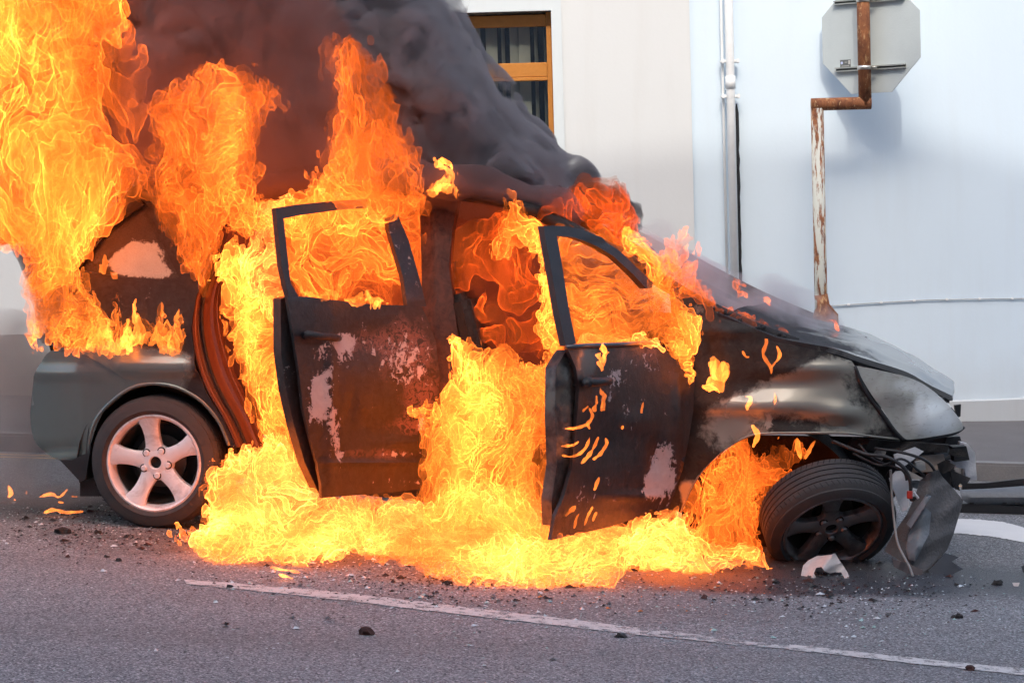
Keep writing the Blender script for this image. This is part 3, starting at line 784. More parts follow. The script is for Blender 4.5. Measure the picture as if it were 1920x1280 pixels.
ash_r = [(597, 740, 12, 50, .5), (620, 690, 10, 30, .4), (650, 640, 30, 14, .5), (600, 745, 22, 45, .62), (625, 800, 14, 40, .45), (640, 655, 30, 30, .45), (745, 660, 60, 70, .36), (780, 700, 30, 50, .2), (636, 850, 12, 30, .5), (790, 800, 18, 25, .45), (740, 850, 80, 7, .5), (600, 660, 15, 20, .35), (760, 900, 60, 12, .3)]
rd = panel('rear_door', rdp, M_DOOR, surf=RD, inward=RDN, thick=.02, step=8, attrs={'burn': lambda x, y: 1.0 - blobs(x, y, [(700, 770, 40, 40, .3)]), 'ash': lambda x, y: blobs(x, y, ash_r) + .04, 'scab': lambda x, y: blobs(x, y, scab_r)},
           dent=[(700, 868, 110, 5, .02), (620, 760, 8, 120, .012), (700, 640, 90, 40, -.014), (690, 800, 60, 30, -.02), (660, 770, 10, 30, -.015), (760, 830, 40, 10, .012)])
rd['label'] = 'open rear door charred black with pale peeling patches'
rds = panel('inner_shell', [(526, 560), (540, 556), (556, 640), (566, 700), (572, 765), (584, 815), (596, 862), (604, 908), (604, 925), (596, 920), (572, 868), (552, 800), (536, 730), (527, 660)], M_DOOR2, surf=lambda x, y: RD(x, y, .05), inward=RDN, thick=.06, step=9, parent=rd,
            attrs={'burn': lambda x, y: .95, 'ash': lambda x, y: blobs(x, y, [(540, 700, 12, 30, .5)])})
panel('inner_panel', [(545, 575), (790, 590), (815, 700), (800, 890), (610, 905), (570, 760)], M_CHAR, surf=lambda x, y: RD(x, y, .10), inward=RDN, thick=.02, step=30, parent=rd)
rdf = [(517, 391), (560, 384), (640, 376), (688, 374), (690, 390), (640, 393), (560, 404), (532, 410), (538, 470), (545, 530), (560, 556), (542, 558), (528, 500), (522, 440)]
panel('window_frame', rdf, M_FRAME, surf=RD, inward=RDN, thick=.035, step=8, parent=rd)
panel('rear_window_bar', [(728, 410), (738, 402), (746, 403), (766, 450), (786, 520), (800, 575), (764, 574), (756, 520), (738, 460), (729, 430)], M_DOOR, surf=RD, inward=RDN, thick=.03, step=8, parent=rd, attrs={'burn': lambda x, y: .7, 'ash': lambda x, y: .2})
tube('handle', [tuple(RD(572, 628, -.0)), tuple(RD(576, 627, -.05)), tuple(RD(600, 630, -.06)), tuple(RD(628, 633, -.055)), tuple(RD(636, 634, -.0))], [.016, .02, .019, .018, .014], M_FRAME, rd, 10)

FD, FDN = door_surf(1288, 1045, .0, -.80, y0=650, y1=1000)
fdp = [(1064, 652), (1080, 648), (1160, 645), (1236, 642), (1258, 668), (1290, 690), (1303, 705), (1300, 770), (1292, 820), (1280, 880), (1254, 952), (1140, 988), (1033, 1012), (1042, 965), (1056, 935), (1072, 880), (1083, 800), (1086, 730), (1080, 690)]
ash_f = [(1158, 712, 26, 22, .3), (1246, 870, 14, 50, .3), (1240, 890, 24, 44, .6), (1100, 930, 20, 30, .2), (1150, 705, 16, 14, .25), (1225, 690, 30, 18, .38), (1236, 905, 28, 14, .62), (1215, 925, 20, 10, .5), (1253, 850, 7, 35, .5), (1172, 765, 7, 22, .35), (1135, 745, 22, 10, .35), (1210, 665, 40, 8, .25)]
fd = panel('front_door', fdp, M_DOOR2, surf=FD, inward=FDN, thick=.02, step=8, attrs={'burn': lambda x, y: .95 - blobs(x, y, [(1100, 680, 25, 30, .9), (1215, 660, 40, 20, .35), (1240, 870, 25, 40, .3)]), 'ash': lambda x, y: blobs(x, y, ash_f) + .10, 'scab': lambda x, y: blobs(x, y, [(1200, 665, 60, 25, .4), (1130, 740, 40, 30, .25), (1230, 900, 50, 50, .3)])},
           dent=[(1238, 860, 18, 34, -.02), (1250, 850, 6, 40, .012), (1140, 820, 60, 60, -.02), (1270, 760, 8, 60, .014), (1200, 930, 60, 8, .012), (1190, 790, 30, 20, .01)])
fd['label'] = 'open front door charred black with a blistered pale patch low down'
panel('inner_shell', [(1042, 690), (1062, 656), (1080, 692), (1087, 730), (1084, 800), (1074, 880), (1058, 935), (1045, 962), (1036, 985), (1034, 940), (1044, 870), (1041, 780)], paint('brown_door_edge', (.10, .085, .075), burn_bias=.1), surf=lambda x, y: FD(x, y, .04), inward=FDN, thick=.06, step=8, parent=fd,
      attrs={'burn': lambda x, y: .35, 'ash': lambda x, y: .05}, dent=[(1066, 760, 4, 200, .015)])
panel('inner_panel', [(1070, 660), (1240, 655), (1285, 720), (1270, 880), (1240, 940), (1060, 985), (1060, 900), (1085, 800)], M_CHAR, surf=lambda x, y: FD(x, y, .10), inward=FDN, thick=.02, step=30, parent=fd)
panel('window_frame', [(1019, 424), (1040, 424), (1046, 452), (1056, 510), (1066, 575), (1080, 644), (1061, 649), (1048, 590), (1036, 520), (1026, 465)], M_FRAME, surf=FD, inward=FDN, thick=.035, step=8, parent=fd)
panel('window_arch', [(1032, 423), (1060, 424), (1090, 429), (1128, 445), (1165, 473), (1200, 507), (1225, 530), (1222, 540), (1212, 541), (1188, 515), (1150, 480), (1112, 457), (1075, 445), (1044, 442)], M_FRAME, surf=FD, inward=FDN, thick=.04, step=7, parent=fd, dent=[(1130, 456, 80, 5, -.01)])
tube('belt_rail', [tuple(FD(x, y, -.012)) for x, y in [(1062, 651), (1100, 648), (1160, 646), (1236, 642)]], .011, M_DOOR2, fd, 8)
tube('handle', [tuple(FD(1097, 718, 0)), tuple(FD(1100, 716, -.045)), tuple(FD(1115, 716, -.06)), tuple(FD(1138, 714, -.055)), tuple(FD(1144, 714, 0))], [.018, .024, .020, .019, .016], M_DARK, fd, 10)
tube('handle_lock', [tuple(FD(1101, 718, -.055)), tuple(FD(1101, 718, -.085))], .022, M_DARK, fd, 12)
for x, y in ((1080, 722),): tube('bolt', [tuple(FD(x, y, .035)), tuple(FD(x, y, .022))], .013, M_CHAR, fd, 8)

# ---- front wing
fen = [(1262, 538), (1300, 556), (1345, 586), (1400, 610), (1450, 632), (1492, 648), (1545, 660), (1596, 676), (1606, 690), (1622, 725), (1650, 765), (1692, 823), (1640, 818), (1590, 812), (1520, 811), (1432, 812), (1392, 822), (1350, 848), (1318, 880), (1296, 915), (1276, 960), (1252, 954), (1270, 905), (1284, 860), (1297, 790), (1303, 705), (1300, 640), (1285, 600), (1268, 570)]
def bf(x, y):
    v = .75 - .0 * x + blobs(x, y, [(1420, 640, 120, 50, .7), (1330, 640, 40, 80, .6), (1290, 800, 30, 120, .2), (1560, 790, 60, 14, .3)])
    v -= blobs(x, y, [(1450, 755, 60, 30, .45), (1500, 725, 70, 30, .45), (1360, 790, 60, 50, .55), (1540, 740, 70, 50, .6), (1600, 790, 60, 25, .65), (1290, 925, 20, 30, .8), (1560, 680, 60, 18, .5), (1310, 590, 26, 26, .7), (1340, 700, 20, 20, .25)])
    return v
panel('front_wing', fen, M_FEND, step=8, attrs={'burn': bf, 'ash': lambda x, y: blobs(x, y, [(1365, 770, 22, 22, .44), (1440, 785, 10, 22, .7), (1455, 752, 7, 24, .65), (1345, 740, 20, 15, .25), (1285, 935, 14, 20, .35), (1340, 600, 30, 12, .2)])},
      dk=1.7, dent=[(1420, 760, 150, 14, .016), (1500, 790, 80, 10, -.012), (1580, 775, 40, 18, .022), (1560, 800, 50, 8, -.01), (1470, 720, 90, 14, -.014), (1540, 690, 80, 12, .014), (1400, 690, 40, 60, -.01), (1340, 850, 30, 30, .012), (1330, 660, 16, 40, -.018), (1370, 620, 60, 12, .012), (1590, 730, 25, 30, .01)])
tube('wheel_arch_lip', [tuple(S(x, y, .004)) for x, y in spline([(1276, 960), (1296, 915), (1318, 880), (1350, 848), (1392, 822), (1432, 812), (1520, 811), (1590, 812), (1640, 818), (1690, 823)], 5)], .006, M_FEND, car, 8)
arch_liner('front_wheel_arch_liner', 1460, 955, 150, -.1, math.pi + .15, .08, .5, M_CHAR)
panel('inner_wheel_housing', [(1270, 1010), (1290, 900), (1400, 815), (1690, 820), (1700, 900), (1640, 980), (1400, 1040)], M_CHAR, surf=lambda x, y: S(x, y, .50, False), step=25)
# ---- bonnet
he = spline([(1345, 586), (1400, 609), (1450, 630), (1492, 640), (1560, 652), (1610, 668), (1648, 680), (1700, 697), (1745, 722), (1784, 741)], 5)
hc = spline([(1440, 580), (1475, 590), (1505, 597), (1532, 603), (1588, 617), (1630, 630), (1668, 648), (1712, 672), (1752, 695), (1789, 718)], 5)
rows = []; hb = []
for i, ((ax, ay), (cx, cy_)) in enumerate(zip(he, hc)):
    a = S(ax, ay, -.004); m = S(cx, cy_, .86, False); 
    fz = a.copy(); fz = fz + CN * (1.62 - 2 * ((a - CA) @ CN))
    row = []
    for f in np.linspace(0, 1, 17):
        b0, b1, b2 = (1 - f) * (1 - 2 * f), 4 * f * (1 - f), f * (2 * f - 1)
        mm = m.copy(); mm[2] = max(mm[2], (a[2] + fz[2]) / 2 + .01)
        p = a * b0 + mm * b1 + fz * b2
        p[2] += .010 * math.exp(-((f - .16) / .05) ** 2) - .012 * math.exp(-((f - .07) / .04) ** 2) + .006 * math.sin(i * .55) * math.sin(f * 9)
        row.append(p)
        hb.append(max(.12, 1 - i / 32) * 1.1 + .25 * math.exp(-((f - .05) / .05) ** 2))
    rows.append(row)
n_ = len(rows[0])
V = [tuple(p) for r in rows for p in r]; F = [(i * n_ + k, (i + 1) * n_ + k, (i + 1) * n_ + k + 1, i * n_ + k + 1) for i in range(len(rows) - 1) for k in range(n_ - 1)]
Vb = [(x, y, z - .025) for x, y, z in V]; nb = len(V)
F += [tuple(j + nb for j in q[::-1]) for q in F[:]]
Rn = len(rows)
for i in range(Rn - 1): F += [(i * n_, i * n_ + nb, (i + 1) * n_ + nb, (i + 1) * n_), ((i + 1) * n_ - 1, (i + 2) * n_ - 1, (i + 2) * n_ - 1 + nb, (i + 1) * n_ - 1 + nb)]
for k in range(n_ - 1): F += [((Rn - 1) * n_ + k, (Rn - 1) * n_ + k + nb, (Rn - 1) * n_ + k + 1 + nb, (Rn - 1) * n_ + k + 1), (k, k + 1, k + 1 + nb, k + nb)]
hood = mesh_obj('bonnet', V + Vb, F, M_HOOD, car, True); sharp_by_angle(hood, 50)
at = hood.data.attributes.new('burn', 'FLOAT', 'POINT'); at.data.foreach_set('value', np.array(hb + hb, np.float32))
at = hood.data.attributes.new('ash', 'FLOAT', 'POINT'); at.data.foreach_set('value', np.array([.12 if i > nb * .85 else .0 for i in range(nb)] * 2, np.float32))
hood['label'] = 'sooty grey bonnet'
# scuttle and burnt wiper mess between bonnet and windscreen
rows = []
for (x, y), (x2, y2) in zip(spline([(1262, 542), (1345, 588), (1400, 611), (1470, 640)], 4), spline([(1330, 540), (1400, 572), (1450, 590), (1500, 600)], 4)):
    a, b = S(x, y, .03), S(x2, y2, 1.3, False); rows.append([a + (b - a) * f - np.array([0, 0, .03]) for f in np.linspace(0, 1, 8)])
loft('scuttle_panel', rows, M_CHAR, thick=-.02)
rngc = random.Random(4)
for k in range(26):
    x = 1275 + k * 8.5 + rngc.uniform(-3, 3); y = np.interp(x, [1262, 1345, 1400, 1500], [540, 586, 610, 642]) - rngc.uniform(0, 6)
    p = S(x, y, rngc.uniform(.02, .12)); bm = bmesh.new(); bmesh.ops.create_icosphere(bm, subdivisions=2, radius=rngc.uniform(.008, .02), matrix=Matrix.Translation(tuple(p)))
    for v in bm.verts: v.co += Vector([rngc.uniform(-.004, .004) for _ in range(3)])
    bm_obj('charred_seal_lump', bm, M_CHAR, hood)
p = S(1622, 634, .75, False); bm = bmesh.new(); box_bm(bm, tuple(p), (.02, .02, .018), bevel=.004); bm_obj('washer_jet', bm, M_DARK, hood)
# dark gap under the bonnet edge
tube('wing_gap_seal', [tuple(S(x, y + 3, .014)) for x, y in spline([(1492, 643), (1560, 658), (1610, 676), (1660, 690), (1710, 704), (1745, 726), (1784, 745)], 4)], .010, M_DARK, car, 8)
# ---- headlight
def lens_mat():
    t = NT('smoked_headlamp_lens'); p = t.geo(); a = t.n('ShaderNodeAttribute', attribute_name='clear').outputs['Fac']
    n = t.noise(p, 9, 5, .6, .5); n2 = t.noise(t.map(p, (1, 1, 2.5)), 24, 5, .65, 1)
    c = t.mix(n, (.26, .25, .215), (.50, .51, .47)); c = t.mix(t.ramp(a, [(.25, 0.0), (.8, 1.0)]), c, t.mix(n, (.70, .75, .76), (.82, .86, .86)))  # opaque pale patch paints the lens's sky shine and bright reflector
    c = t.mix(t.math('MULTIPLY', t.ramp(n2, [(.55, 0.0), (.75, 1.0)]), .5), c, (.09, .06, .04))
    return t.bsdf(c, .18, .0, t.bump(n2, .003, .25), **{'Coat Weight': 1.0, 'Coat Roughness': .04})
hl = [(1607, 690), (1618, 688), (1650, 694), (1700, 706), (1735, 722), (1765, 745), (1788, 770), (1806, 800), (1790, 810), (1750, 817), (1718, 822), (1696, 822), (1680, 806), (1655, 768), (1628, 730)]
hlo = panel('headlight', hl, lens_mat(), surf=lambda x, y: S(x, y, -.012), step=8, thick=.08, smoothpoly=True, attrs={'clear': lambda x, y: max(blobs(x, y, [(1752, 782, 50, 42, 1.1)]), blobs(x, y, [(1724, 762, 14, 26, 1.0)]))},
            dk=1.6, dent=[(1745, 785, 42, 40, .03), (1700, 740, 60, 20, .012), (1660, 730, 30, 30, .008)])
tube('headlight_bezel', [tuple(S(x, y, -.006)) for x, y in spline([(1602, 686), (1618, 725), (1648, 768), (1676, 806), (1694, 824)], 4)], .012, M_DARK, hlo, 8)
tube('headlight_rim', [tuple(S(x, y, .0)) for x, y in spline([(1694, 824), (1750, 820), (1790, 812), (1807, 801)], 4)], .008, M_DARK, hlo, 8)

# ---- wheels
M_TYRE = (lambda t: t.bsdf(t.mix(t.noise(t.obj(), 6, 5, .6), (.028, .027, .029), (.06, .056, .056)), .75, 0, t.bump(t.noise(t.obj(), 60, 4), .003, .7)))(NT('dusty_tyre_rubber'))
def alloy(name, col, soot, rough, metal=.75):
    t = NT(name); p = t.obj(); n = t.noise(p, 7, 6, .7, .6); n2 = t.noise(p, 40, 4, .7)
    c = t.mix(t.ramp(n, [(.50, 0.0), (.72, 1.0)]), col, soot); c = t.mix(t.math('MULTIPLY', n2, .25), c, soot)
    return t.bsdf(c, t.math('ADD', rough, t.math('MULTIPLY', n, .2)), metal, t.bump(n2, .002, .5))
M_ALLOY = alloy('dirty_silver_alloy', (.86, .87, .90), (.40, .36, .35), .32, .25); M_ALLOY2 = alloy('sooty_alloy', (.36, .36, .37), (.07, .065, .06), .30)
M_WELL = flat_mat('inner_rim', (.055, .045, .04), .6, .5)
def wheel(cx_, axis, up, R, Wd, Rr, mat, spin, label, tyre_squash=0.0):
    """axis points out of the visible face. Parts: tyre, rim (> spokes, nuts), disc."""
    root = bpy.data.objects.new('wheel', None); COL.objects.link(root); root.parent = car
    ax = Vector(axis).normalized(); upv = Vector(up); upv = (upv - ax * upv.dot(ax)).normalized(); rt = upv.cross(ax)
    M = Matrix((rt, upv, ax)).transposed().to_4x4(); M.translation = Vector(cx_) - Vector(tuple(CAR0)); root.matrix_local = M
    root['label'] = label
    def lathe(name, prof, mat_, parent, n=72, tread=False):
        vs, fs = [], []
        m = len(prof)
        for i in range(n):
            a = 2 * math.pi * i / n
            for (r, z) in prof: vs.append((r * math.cos(a), r * math.sin(a), z))
        for i in range(n):
            for k in range(m - 1):
                j = (i + 1) % n; fs.append((i * m + k, j * m + k, j * m + k + 1, i * m + k + 1))
        me = bpy.data.meshes.new(name); me.from_pydata(vs, [], fs); me.materials.append(mat_)
        me.polygons.foreach_set('use_smooth', np.ones(len(me.polygons), bool))
        o = bpy.data.objects.new(name, me); COL.objects.link(o); o.parent = parent; sharp_by_angle(o, 35); return o
    h = Wd / 2
    prof = [(Rr - .012, h - .022), (Rr + .004, h - .008), (Rr + .012, h + .002), (Rr + (R - Rr) * .25, h + .010), (Rr + (R - Rr) * .27, h + .0125), (Rr + (R - Rr) * .31, h + .010), (Rr + (R - Rr) * .5, h + .009), (Rr + (R - Rr) * .8, h - .004), (R - .018, h - .014), (R - .006, h - .026), (R - .002, h - .034)]
    g = [(R, h - .04)]; zc = h - .04
    for gz_ in (.045, .015, -.015, -.045):
        g += [(R, gz_ + .004), (R - .005, gz_ + .003), (R - .005, gz_ - .003), (R, gz_ - .004)]
    g += [(R, -h + .04)]
    prof = prof + g + [(R - .006, -h + .026), (R - .02, -h + .012), (Rr + (R - Rr) * .5, -h - .006), (Rr, -h + .01)]
    ty = lathe('tyre', prof, M_TYRE, root, 120)
    # tread blocks: cut across by grooves
    bm = bmesh.new()
    for k in range(72):
        a = 2 * math.pi * k / 72
        for z0, z1, sk in ((-h + .03, -.055, .03), (.055, h - .024, -.03)):
            p0 = Vector((math.cos(a) * (R + .0015), math.sin(a) * (R + .0015), z0)); p1 = Vector((math.cos(a + sk) * (R + .0015), math.sin(a + sk) * (R + .0015), z1))
            tan = Vector((-math.sin(a), math.cos(a), 0)) * .003
            rad_ = Vector((math.cos(a), math.sin(a), 0)) * -.006
            vs = [bm.verts.new(q) for q in (p0 - tan, p0 + tan, p1 + tan, p1 - tan)]
            bm.faces.new(vs)
    me = bpy.data.meshes.new('tread_sipes'); bm.to_mesh(me); bm.free(); me.materials.append(M_DARKR); o = bpy.data.objects.new('tread_sipes', me); COL.objects.link(o); o.parent = ty; o['kind'] = 'stuff'
    # rim
    f = h - .004
    rim = lathe('rim', [(Rr + .006, f - .012), (Rr + .006, f), (Rr - .002, f + .003), (Rr - .010, f - .002), (Rr - .016, f - .016), (Rr - .024, f - .055), (Rr - .028, -h + .03), (Rr - .0, -h + .01)], mat, root, 96)
    lathe('barrel', [(Rr - .030, f - .05), (Rr - .05, f - .12), (Rr - .06, -h + .02), (.02, -h + .015)], M_WELL, rim, 48)
    dsc = lathe('brake_disc', [(.13, -.02), (.13, -.032), (.05, -.032)], flat_mat('brake_disc_steel', (.16, .13, .11), .5, .7), root, 48)
    lathe('brake_hub', [(.0, .0), (.07, .0), (.07, -.03)], M_CHAR, dsc, 32)
    # spokes: broad at the rim, pinched towards the hub, dished
    for k in range(5):
        a = spin + 2 * math.pi * k / 5
        stn = []
        for t_ in np.linspace(0, 1, 9):
            r = .048 + (Rr - .012 - .048) * t_
            wdt = float(np.interp(t_, [0, .3, .55, .75, 1], [.047, .037, .036, .042, .058]))
            zt = f - .030 + .026 * t_ ** 1.5
            stn.append((r, wdt, zt))
        vs, fs = [], []
        for r, wd_, zt in stn:
            for u, dz in ((-1, -.038), (-1, -.006), (-.72, .0), (0, -.003 + .006), (.72, .0), (1, -.006), (1, -.038)):
                x = r * math.cos(a) - u * wd_ * math.sin(a); y = r * math.sin(a) + u * wd_ * math.cos(a)
                vs.append((x, y, zt + dz))
        for i in range(8):
            for q in range(6): fs.append((i * 7 + q, (i + 1) * 7 + q, (i + 1) * 7 + q + 1, i * 7 + q + 1))
        me = bpy.data.meshes.new('spoke'); me.from_pydata(vs, [], fs); me.materials.append(mat); me.polygons.foreach_set('use_smooth', np.ones(len(me.polygons), bool))
        b = bmesh.new(); b.from_mesh(me); bmesh.ops.recalc_face_normals(b, faces=b.faces); b.to_mesh(me); b.free()
        o = bpy.data.objects.new('spoke', me); COL.objects.link(o); o.parent = rim; sharp_by_angle(o, 38)
    hubc = lathe('hub', [(.029, f - .045), (.029, f - .028), (.033, f - .024), (.078, f - .030), (.086, f - .034), (.090, f - .060)], mat, rim, 48)
    lathe('hub_bore', [(.0001, f - .052), (.030, f - .052), (.030, f - .028)], M_CHAR, rim, 24)
    for k in range(5):
        a = spin + math.pi / 5 + 2 * math.pi * k / 5
        for nm, pr, mm in (('nut_recess', [(.0, .0015), (.021, .0015), (.021, -.004)], M_CHAR), ('wheel_nut', [(.0, .012), (.011, .012), (.015, .007), (.015, -.004)], mat)):
            o = lathe(nm, [(r, z + f - .029) for r, z in pr], mm, rim, 12); o.location = (.0640 * math.cos(a), .0640 * math.sin(a), 0)
    return root
pr = S(288, 868, .0, False)
sc_r = FPX / (pr - CAM)[1]
rear_ax = -CN + CU * .0
wheel(tuple(pr + CN * .10), tuple(rear_ax), (0, 0, 1), 126 / sc_r, .205, 90 / sc_r, M_ALLOY, math.radians(96), 'rear wheel with dirty five-spoke alloy')
pf = P(1550, 975, S(1548, 962, .0, False)[1])
sc_f = FPX / pf[1]
th = math.radians(46)
axf = -CN * math.cos(th) + np.array([0, 0, -1]) * math.sin(th) * .86 + CU * math.sin(th) * .34
axf /= np.linalg.norm(axf)
wheel(tuple(pf + CN * .12), tuple(axf), (0, 0, 1), 127 / sc_f, .215, 94 / sc_f, M_ALLOY2, math.radians(100), 'collapsed front wheel leaning over under the wing')
# ================================================================== smashed front end and wreckage
M_WMET = flat_mat('dirty_white_metal', (.62, .63, .66), .5, .2, .2, 16, .004)
M_GREY = flat_mat('scuffed_grey_liner', (.085, .08, .08), .6, 0, .45, 10, .008)
M_GREYB = flat_mat('blue_grey_plastic', (.13, .145, .16), .5, 0, .3, 12, .004)
M_DUST = flat_mat('dusty_brown_metal', (.26, .21, .18), .7, .1, .4, 18, .004)
def flatpiece(name, pts, Y, mat, parent=car, thick=.01, crumple=.012, step=8, dY=None, seed=1):
    """crumpled sheet: pixel outline at depth Y (Y may vary over the sheet through dY(px, py))"""
    r = np.random.default_rng(seed); fr = r.uniform(.02, .07, (5, 2)); ph = r.uniform(0, 6.3, 5)
    def sf(x, y):
        yy = Y + (dY(x, y) if dY else 0) + crumple * sum(abs(math.sin(fr[i][0] * x + fr[i][1] * y + ph[i])) for i in range(5)) / 2.5
        return P(x, y, yy)
    return panel(name, pts, mat, surf=sf, thick=thick, step=step, parent=parent, inward=np.array([0, 1.0, 0]))
YF = S(1700, 850, .0, False)[1]
flatpiece('radiator_support', [(1640, 826), (1800, 818), (1806, 838), (1788, 880), (1740, 900), (1680, 870), (1600, 850), (1560, 828)], YF + .55, M_DARK, crumple=.05, thick=.15)
flatpiece('crash_beam', [(1800, 828), (1815, 832), (1828, 848), (1832, 900), (1812, 900), (1808, 878), (1770, 874), (1728, 878), (1724, 868), (1765, 866), (1806, 862), (1816, 858), (1812, 845), (1798, 838)], YF + .42, M_WMET, thick=.05, crumple=.01, step=7)
flatpiece('light_bracket', [(1676, 852), (1716, 838), (1732, 846), (1712, 862), (1690, 878), (1680, 876)], YF + .06, M_WMET, thick=.01, seed=3, step=6)
flatpiece('bumper_bracket', [(1668, 898), (1680, 884), (1704, 882), (1708, 920), (1702, 956), (1692, 958), (1680, 930)], YF + .05, M_WMET, thick=.025, seed=4, step=6)
flatpiece('pierced_bracket', [(1716, 862), (1730, 854), (1770, 852), (1774, 880), (1742, 884), (1712, 886)], YF + .18, M_DUST, thick=.03, seed=5, step=6)
flatpiece('frame_end', [(1600, 822), (1700, 828), (1780, 834), (1776, 848), (1700, 846), (1640, 846), (1590, 836)], YF + .12, M_CHAR, crumple=.04, thick=.05)
flatpiece('fuse_box', [(1786, 838), (1812, 836), (1818, 862), (1790, 866)], YF + .36, M_DARK, thick=.1, crumple=.0)
flatpiece('lamp_bracket', [(1790, 760), (1802, 758), (1801, 780), (1794, 784)], YF + .5, M_DARK, thick=.03, crumple=0)
flatpiece('grille_edge', [(1770, 738), (1782, 742), (1780, 756), (1772, 750)], YF + .45, M_DARK, thick=.05, crumple=0)
flatpiece('melted_bulb_holder', [(1716, 866), (1734, 862), (1736, 880), (1720, 884)], YF + .12, flat_mat('melted_grey_plastic', (.36, .36, .35), .5), thick=.03, seed=9, step=5)
hl_ = [(1590, 838), (1630, 850), (1660, 862), (1690, 874), (1706, 892), (1709, 930)]
Yw = YF - .0
def wires(name, pts, r, mat, parent=car):
    return tube(name, [tuple(P(x, y, Yw + d)) for x, y, d in spline(pts, 6)], r, mat, parent, 7)
wires('wiring_loom', [(1560, 826, .1), (1620, 850, .02), (1660, 856, -.02), (1692, 874, -.03), (1706, 900, -.03), (1708, 935, -.02), (1716, 932, -.02)], .009, M_DARK)
wires('wiring_loom', [(1600, 850, .1), (1650, 872, .0), (1690, 860, -.02), (1720, 880, .0), (1740, 900, .1)], .006, M_DARK)
wires('wiring_loom', [(1610, 832, .1), (1640, 862, .02), (1690, 880, -.03), (1700, 900, -.03)], .006, M_BLK)
wires('wiring_loom', [(1640, 840, .1), (1700, 850, .03), (1742, 868, .04), (1760, 900, .1)], .007, M_DARK)
wires('red_plug', [(1706, 920, -.03), (1706, 934, -.03)], .014, flat_mat('red_plastic', (.45, .03, .02), .4))
wires('bare_wire_end', [(1713, 922, -.03), (1722, 934, -.03)], .006, M_WMET)
wires('hanging_cable', [(1670, 880, .0), (1672, 920, .0), (1676, 970, -.02), (1684, 1020, -.10), (1704, 1060, -.18), (1712, 1080, -.22)], .006, flat_mat('grey_hose', (.25, .24, .23), .6))
# torn wing liner leaning from the front end to the ground
Yg = Gp(1740, 1078)[1]
def dl(x, y): return (Yg - YF) * min(1, max(0, (y - 900) / 175)) + .12 * abs((x - 1725 - (1000 - y) * .2) / 60)
flatpiece('torn_wing_liner', [(1726, 900), (1740, 888), (1760, 880), (1766, 892), (1790, 918), (1806, 938), (1800, 960), (1788, 1000), (1776, 1030), (1760, 1048), (1738, 1078), (1724, 1074), (1700, 1058), (1658, 1032), (1676, 1000), (1700, 965), (1716, 930)], YF, M_GREY, crumple=.03, dY=dl, seed=11, step=7, thick=.008)
flatpiece('liner_blue_face', [(1704, 1000), (1734, 950), (1746, 960), (1742, 1000), (1716, 1052), (1704, 1048), (1698, 1030)], YF - .02, M_GREYB, crumple=.03, dY=dl, seed=11, step=7, thick=.004)
flatpiece('liner_rib', [(1738, 926), (1746, 930), (1720, 970), (1708, 990), (1700, 982), (1716, 958)], YF - .035, M_GREYB, crumple=.01, dY=dl, seed=2, step=6)
flatpiece('torn_plastic_flap', [(1782, 880), (1806, 890), (1820, 896), (1810, 912), (1800, 906), (1792, 918), (1784, 900)], YF + .2, M_DARK, crumple=.03, seed=6, step=6)
flatpiece('torn_plastic_flap', [(1740, 872), (1760, 876), (1790, 880), (1800, 920), (1770, 906), (1745, 892)], YF + .24, M_DARK, crumple=.03, seed=7, step=6)
def ground_scrap(name, label, cat, pts, mat, h=.08, seed=1, lift=None, step=5, crumple=.02, group=None):
    """a torn sheet lying on the road: px outline read against a plane leaning back from the ground contact"""
    lo = max(y for x, y in pts); xm = np.mean([x for x, y in pts]); Yc = Gp(xm, lo - 2)[1]
    o = flatpiece(name, pts, Yc, mat, None, .006, crumple, step, (lambda x, y: (lo - y) / 100 * h * 3.0), seed)
    V = np.array([v.co[:] for v in o.data.vertices]); ctr = np.array([*V[:, :2].mean(0), V[:, 2].min()])
    for v in o.data.vertices: v.co -= Vector(ctr)
    o.location = Vector(ctr)
    return tag(o, label, cat, group)
ground_scrap('bent_plastic_scrap', 'jagged black plastic scrap under the torn grey wing liner', 'wreckage', [(1740, 1070), (1762, 1048), (1772, 1036), (1798, 1044), (1784, 1052), (1806, 1066), (1786, 1076), (1760, 1080)], M_DARK, .1, 3)
ground_scrap('brown_plastic_scrap', 'dull brown plastic scrap lying under the hanging grey cable', 'wreckage', [(1672, 1046), (1700, 1056), (1730, 1068), (1728, 1080), (1700, 1074), (1676, 1062)], flat_mat('brown_plastic', (.06, .045, .045), .7), .05, 4)
M_WPL = flat_mat('scorched_white_plastic', (.55, .49, .46), .7, 0, .25, 25, .006)
ws = ground_scrap('white_plastic_scrap', 'crumpled torn white plastic scrap in front of the collapsed front wheel', 'wreckage', [(1502, 1078), (1506, 1060), (1516, 1050), (1532, 1042), (1556, 1040), (1566, 1037), (1574, 1050), (1580, 1058), (1590, 1074), (1593, 1086), (1584, 1084), (1577, 1072), (1566, 1072), (1556, 1074), (1546, 1070), (1540, 1062), (1530, 1064), (1526, 1074), (1532, 1086), (1530, 1092), (1520, 1078), (1508, 1084)], M_WPL, .10, 8, crumple=.09)
ground_scrap('dark_plastic_shard', 'small dark shard just below the crumpled white plastic scrap', 'wreckage', [(1515, 1090), (1534, 1098), (1534, 1104), (1518, 1100)], M_DARK, .04, 9)
ground_scrap('white_plastic_chip', 'small white chip on the road below the loose bumper at the right', 'wreckage', [(1898, 1092), (1912, 1092), (1908, 1102), (1902, 1100)], M_WPL, .04, 9, step=3)
ground_scrap('dark_rubber_lump', 'dark rubber lump at the right edge of the road', 'wreckage', [(1915, 1062), (1930, 1052), (1950, 1056), (1950, 1074), (1920, 1076)], M_DARK, .06, 12)
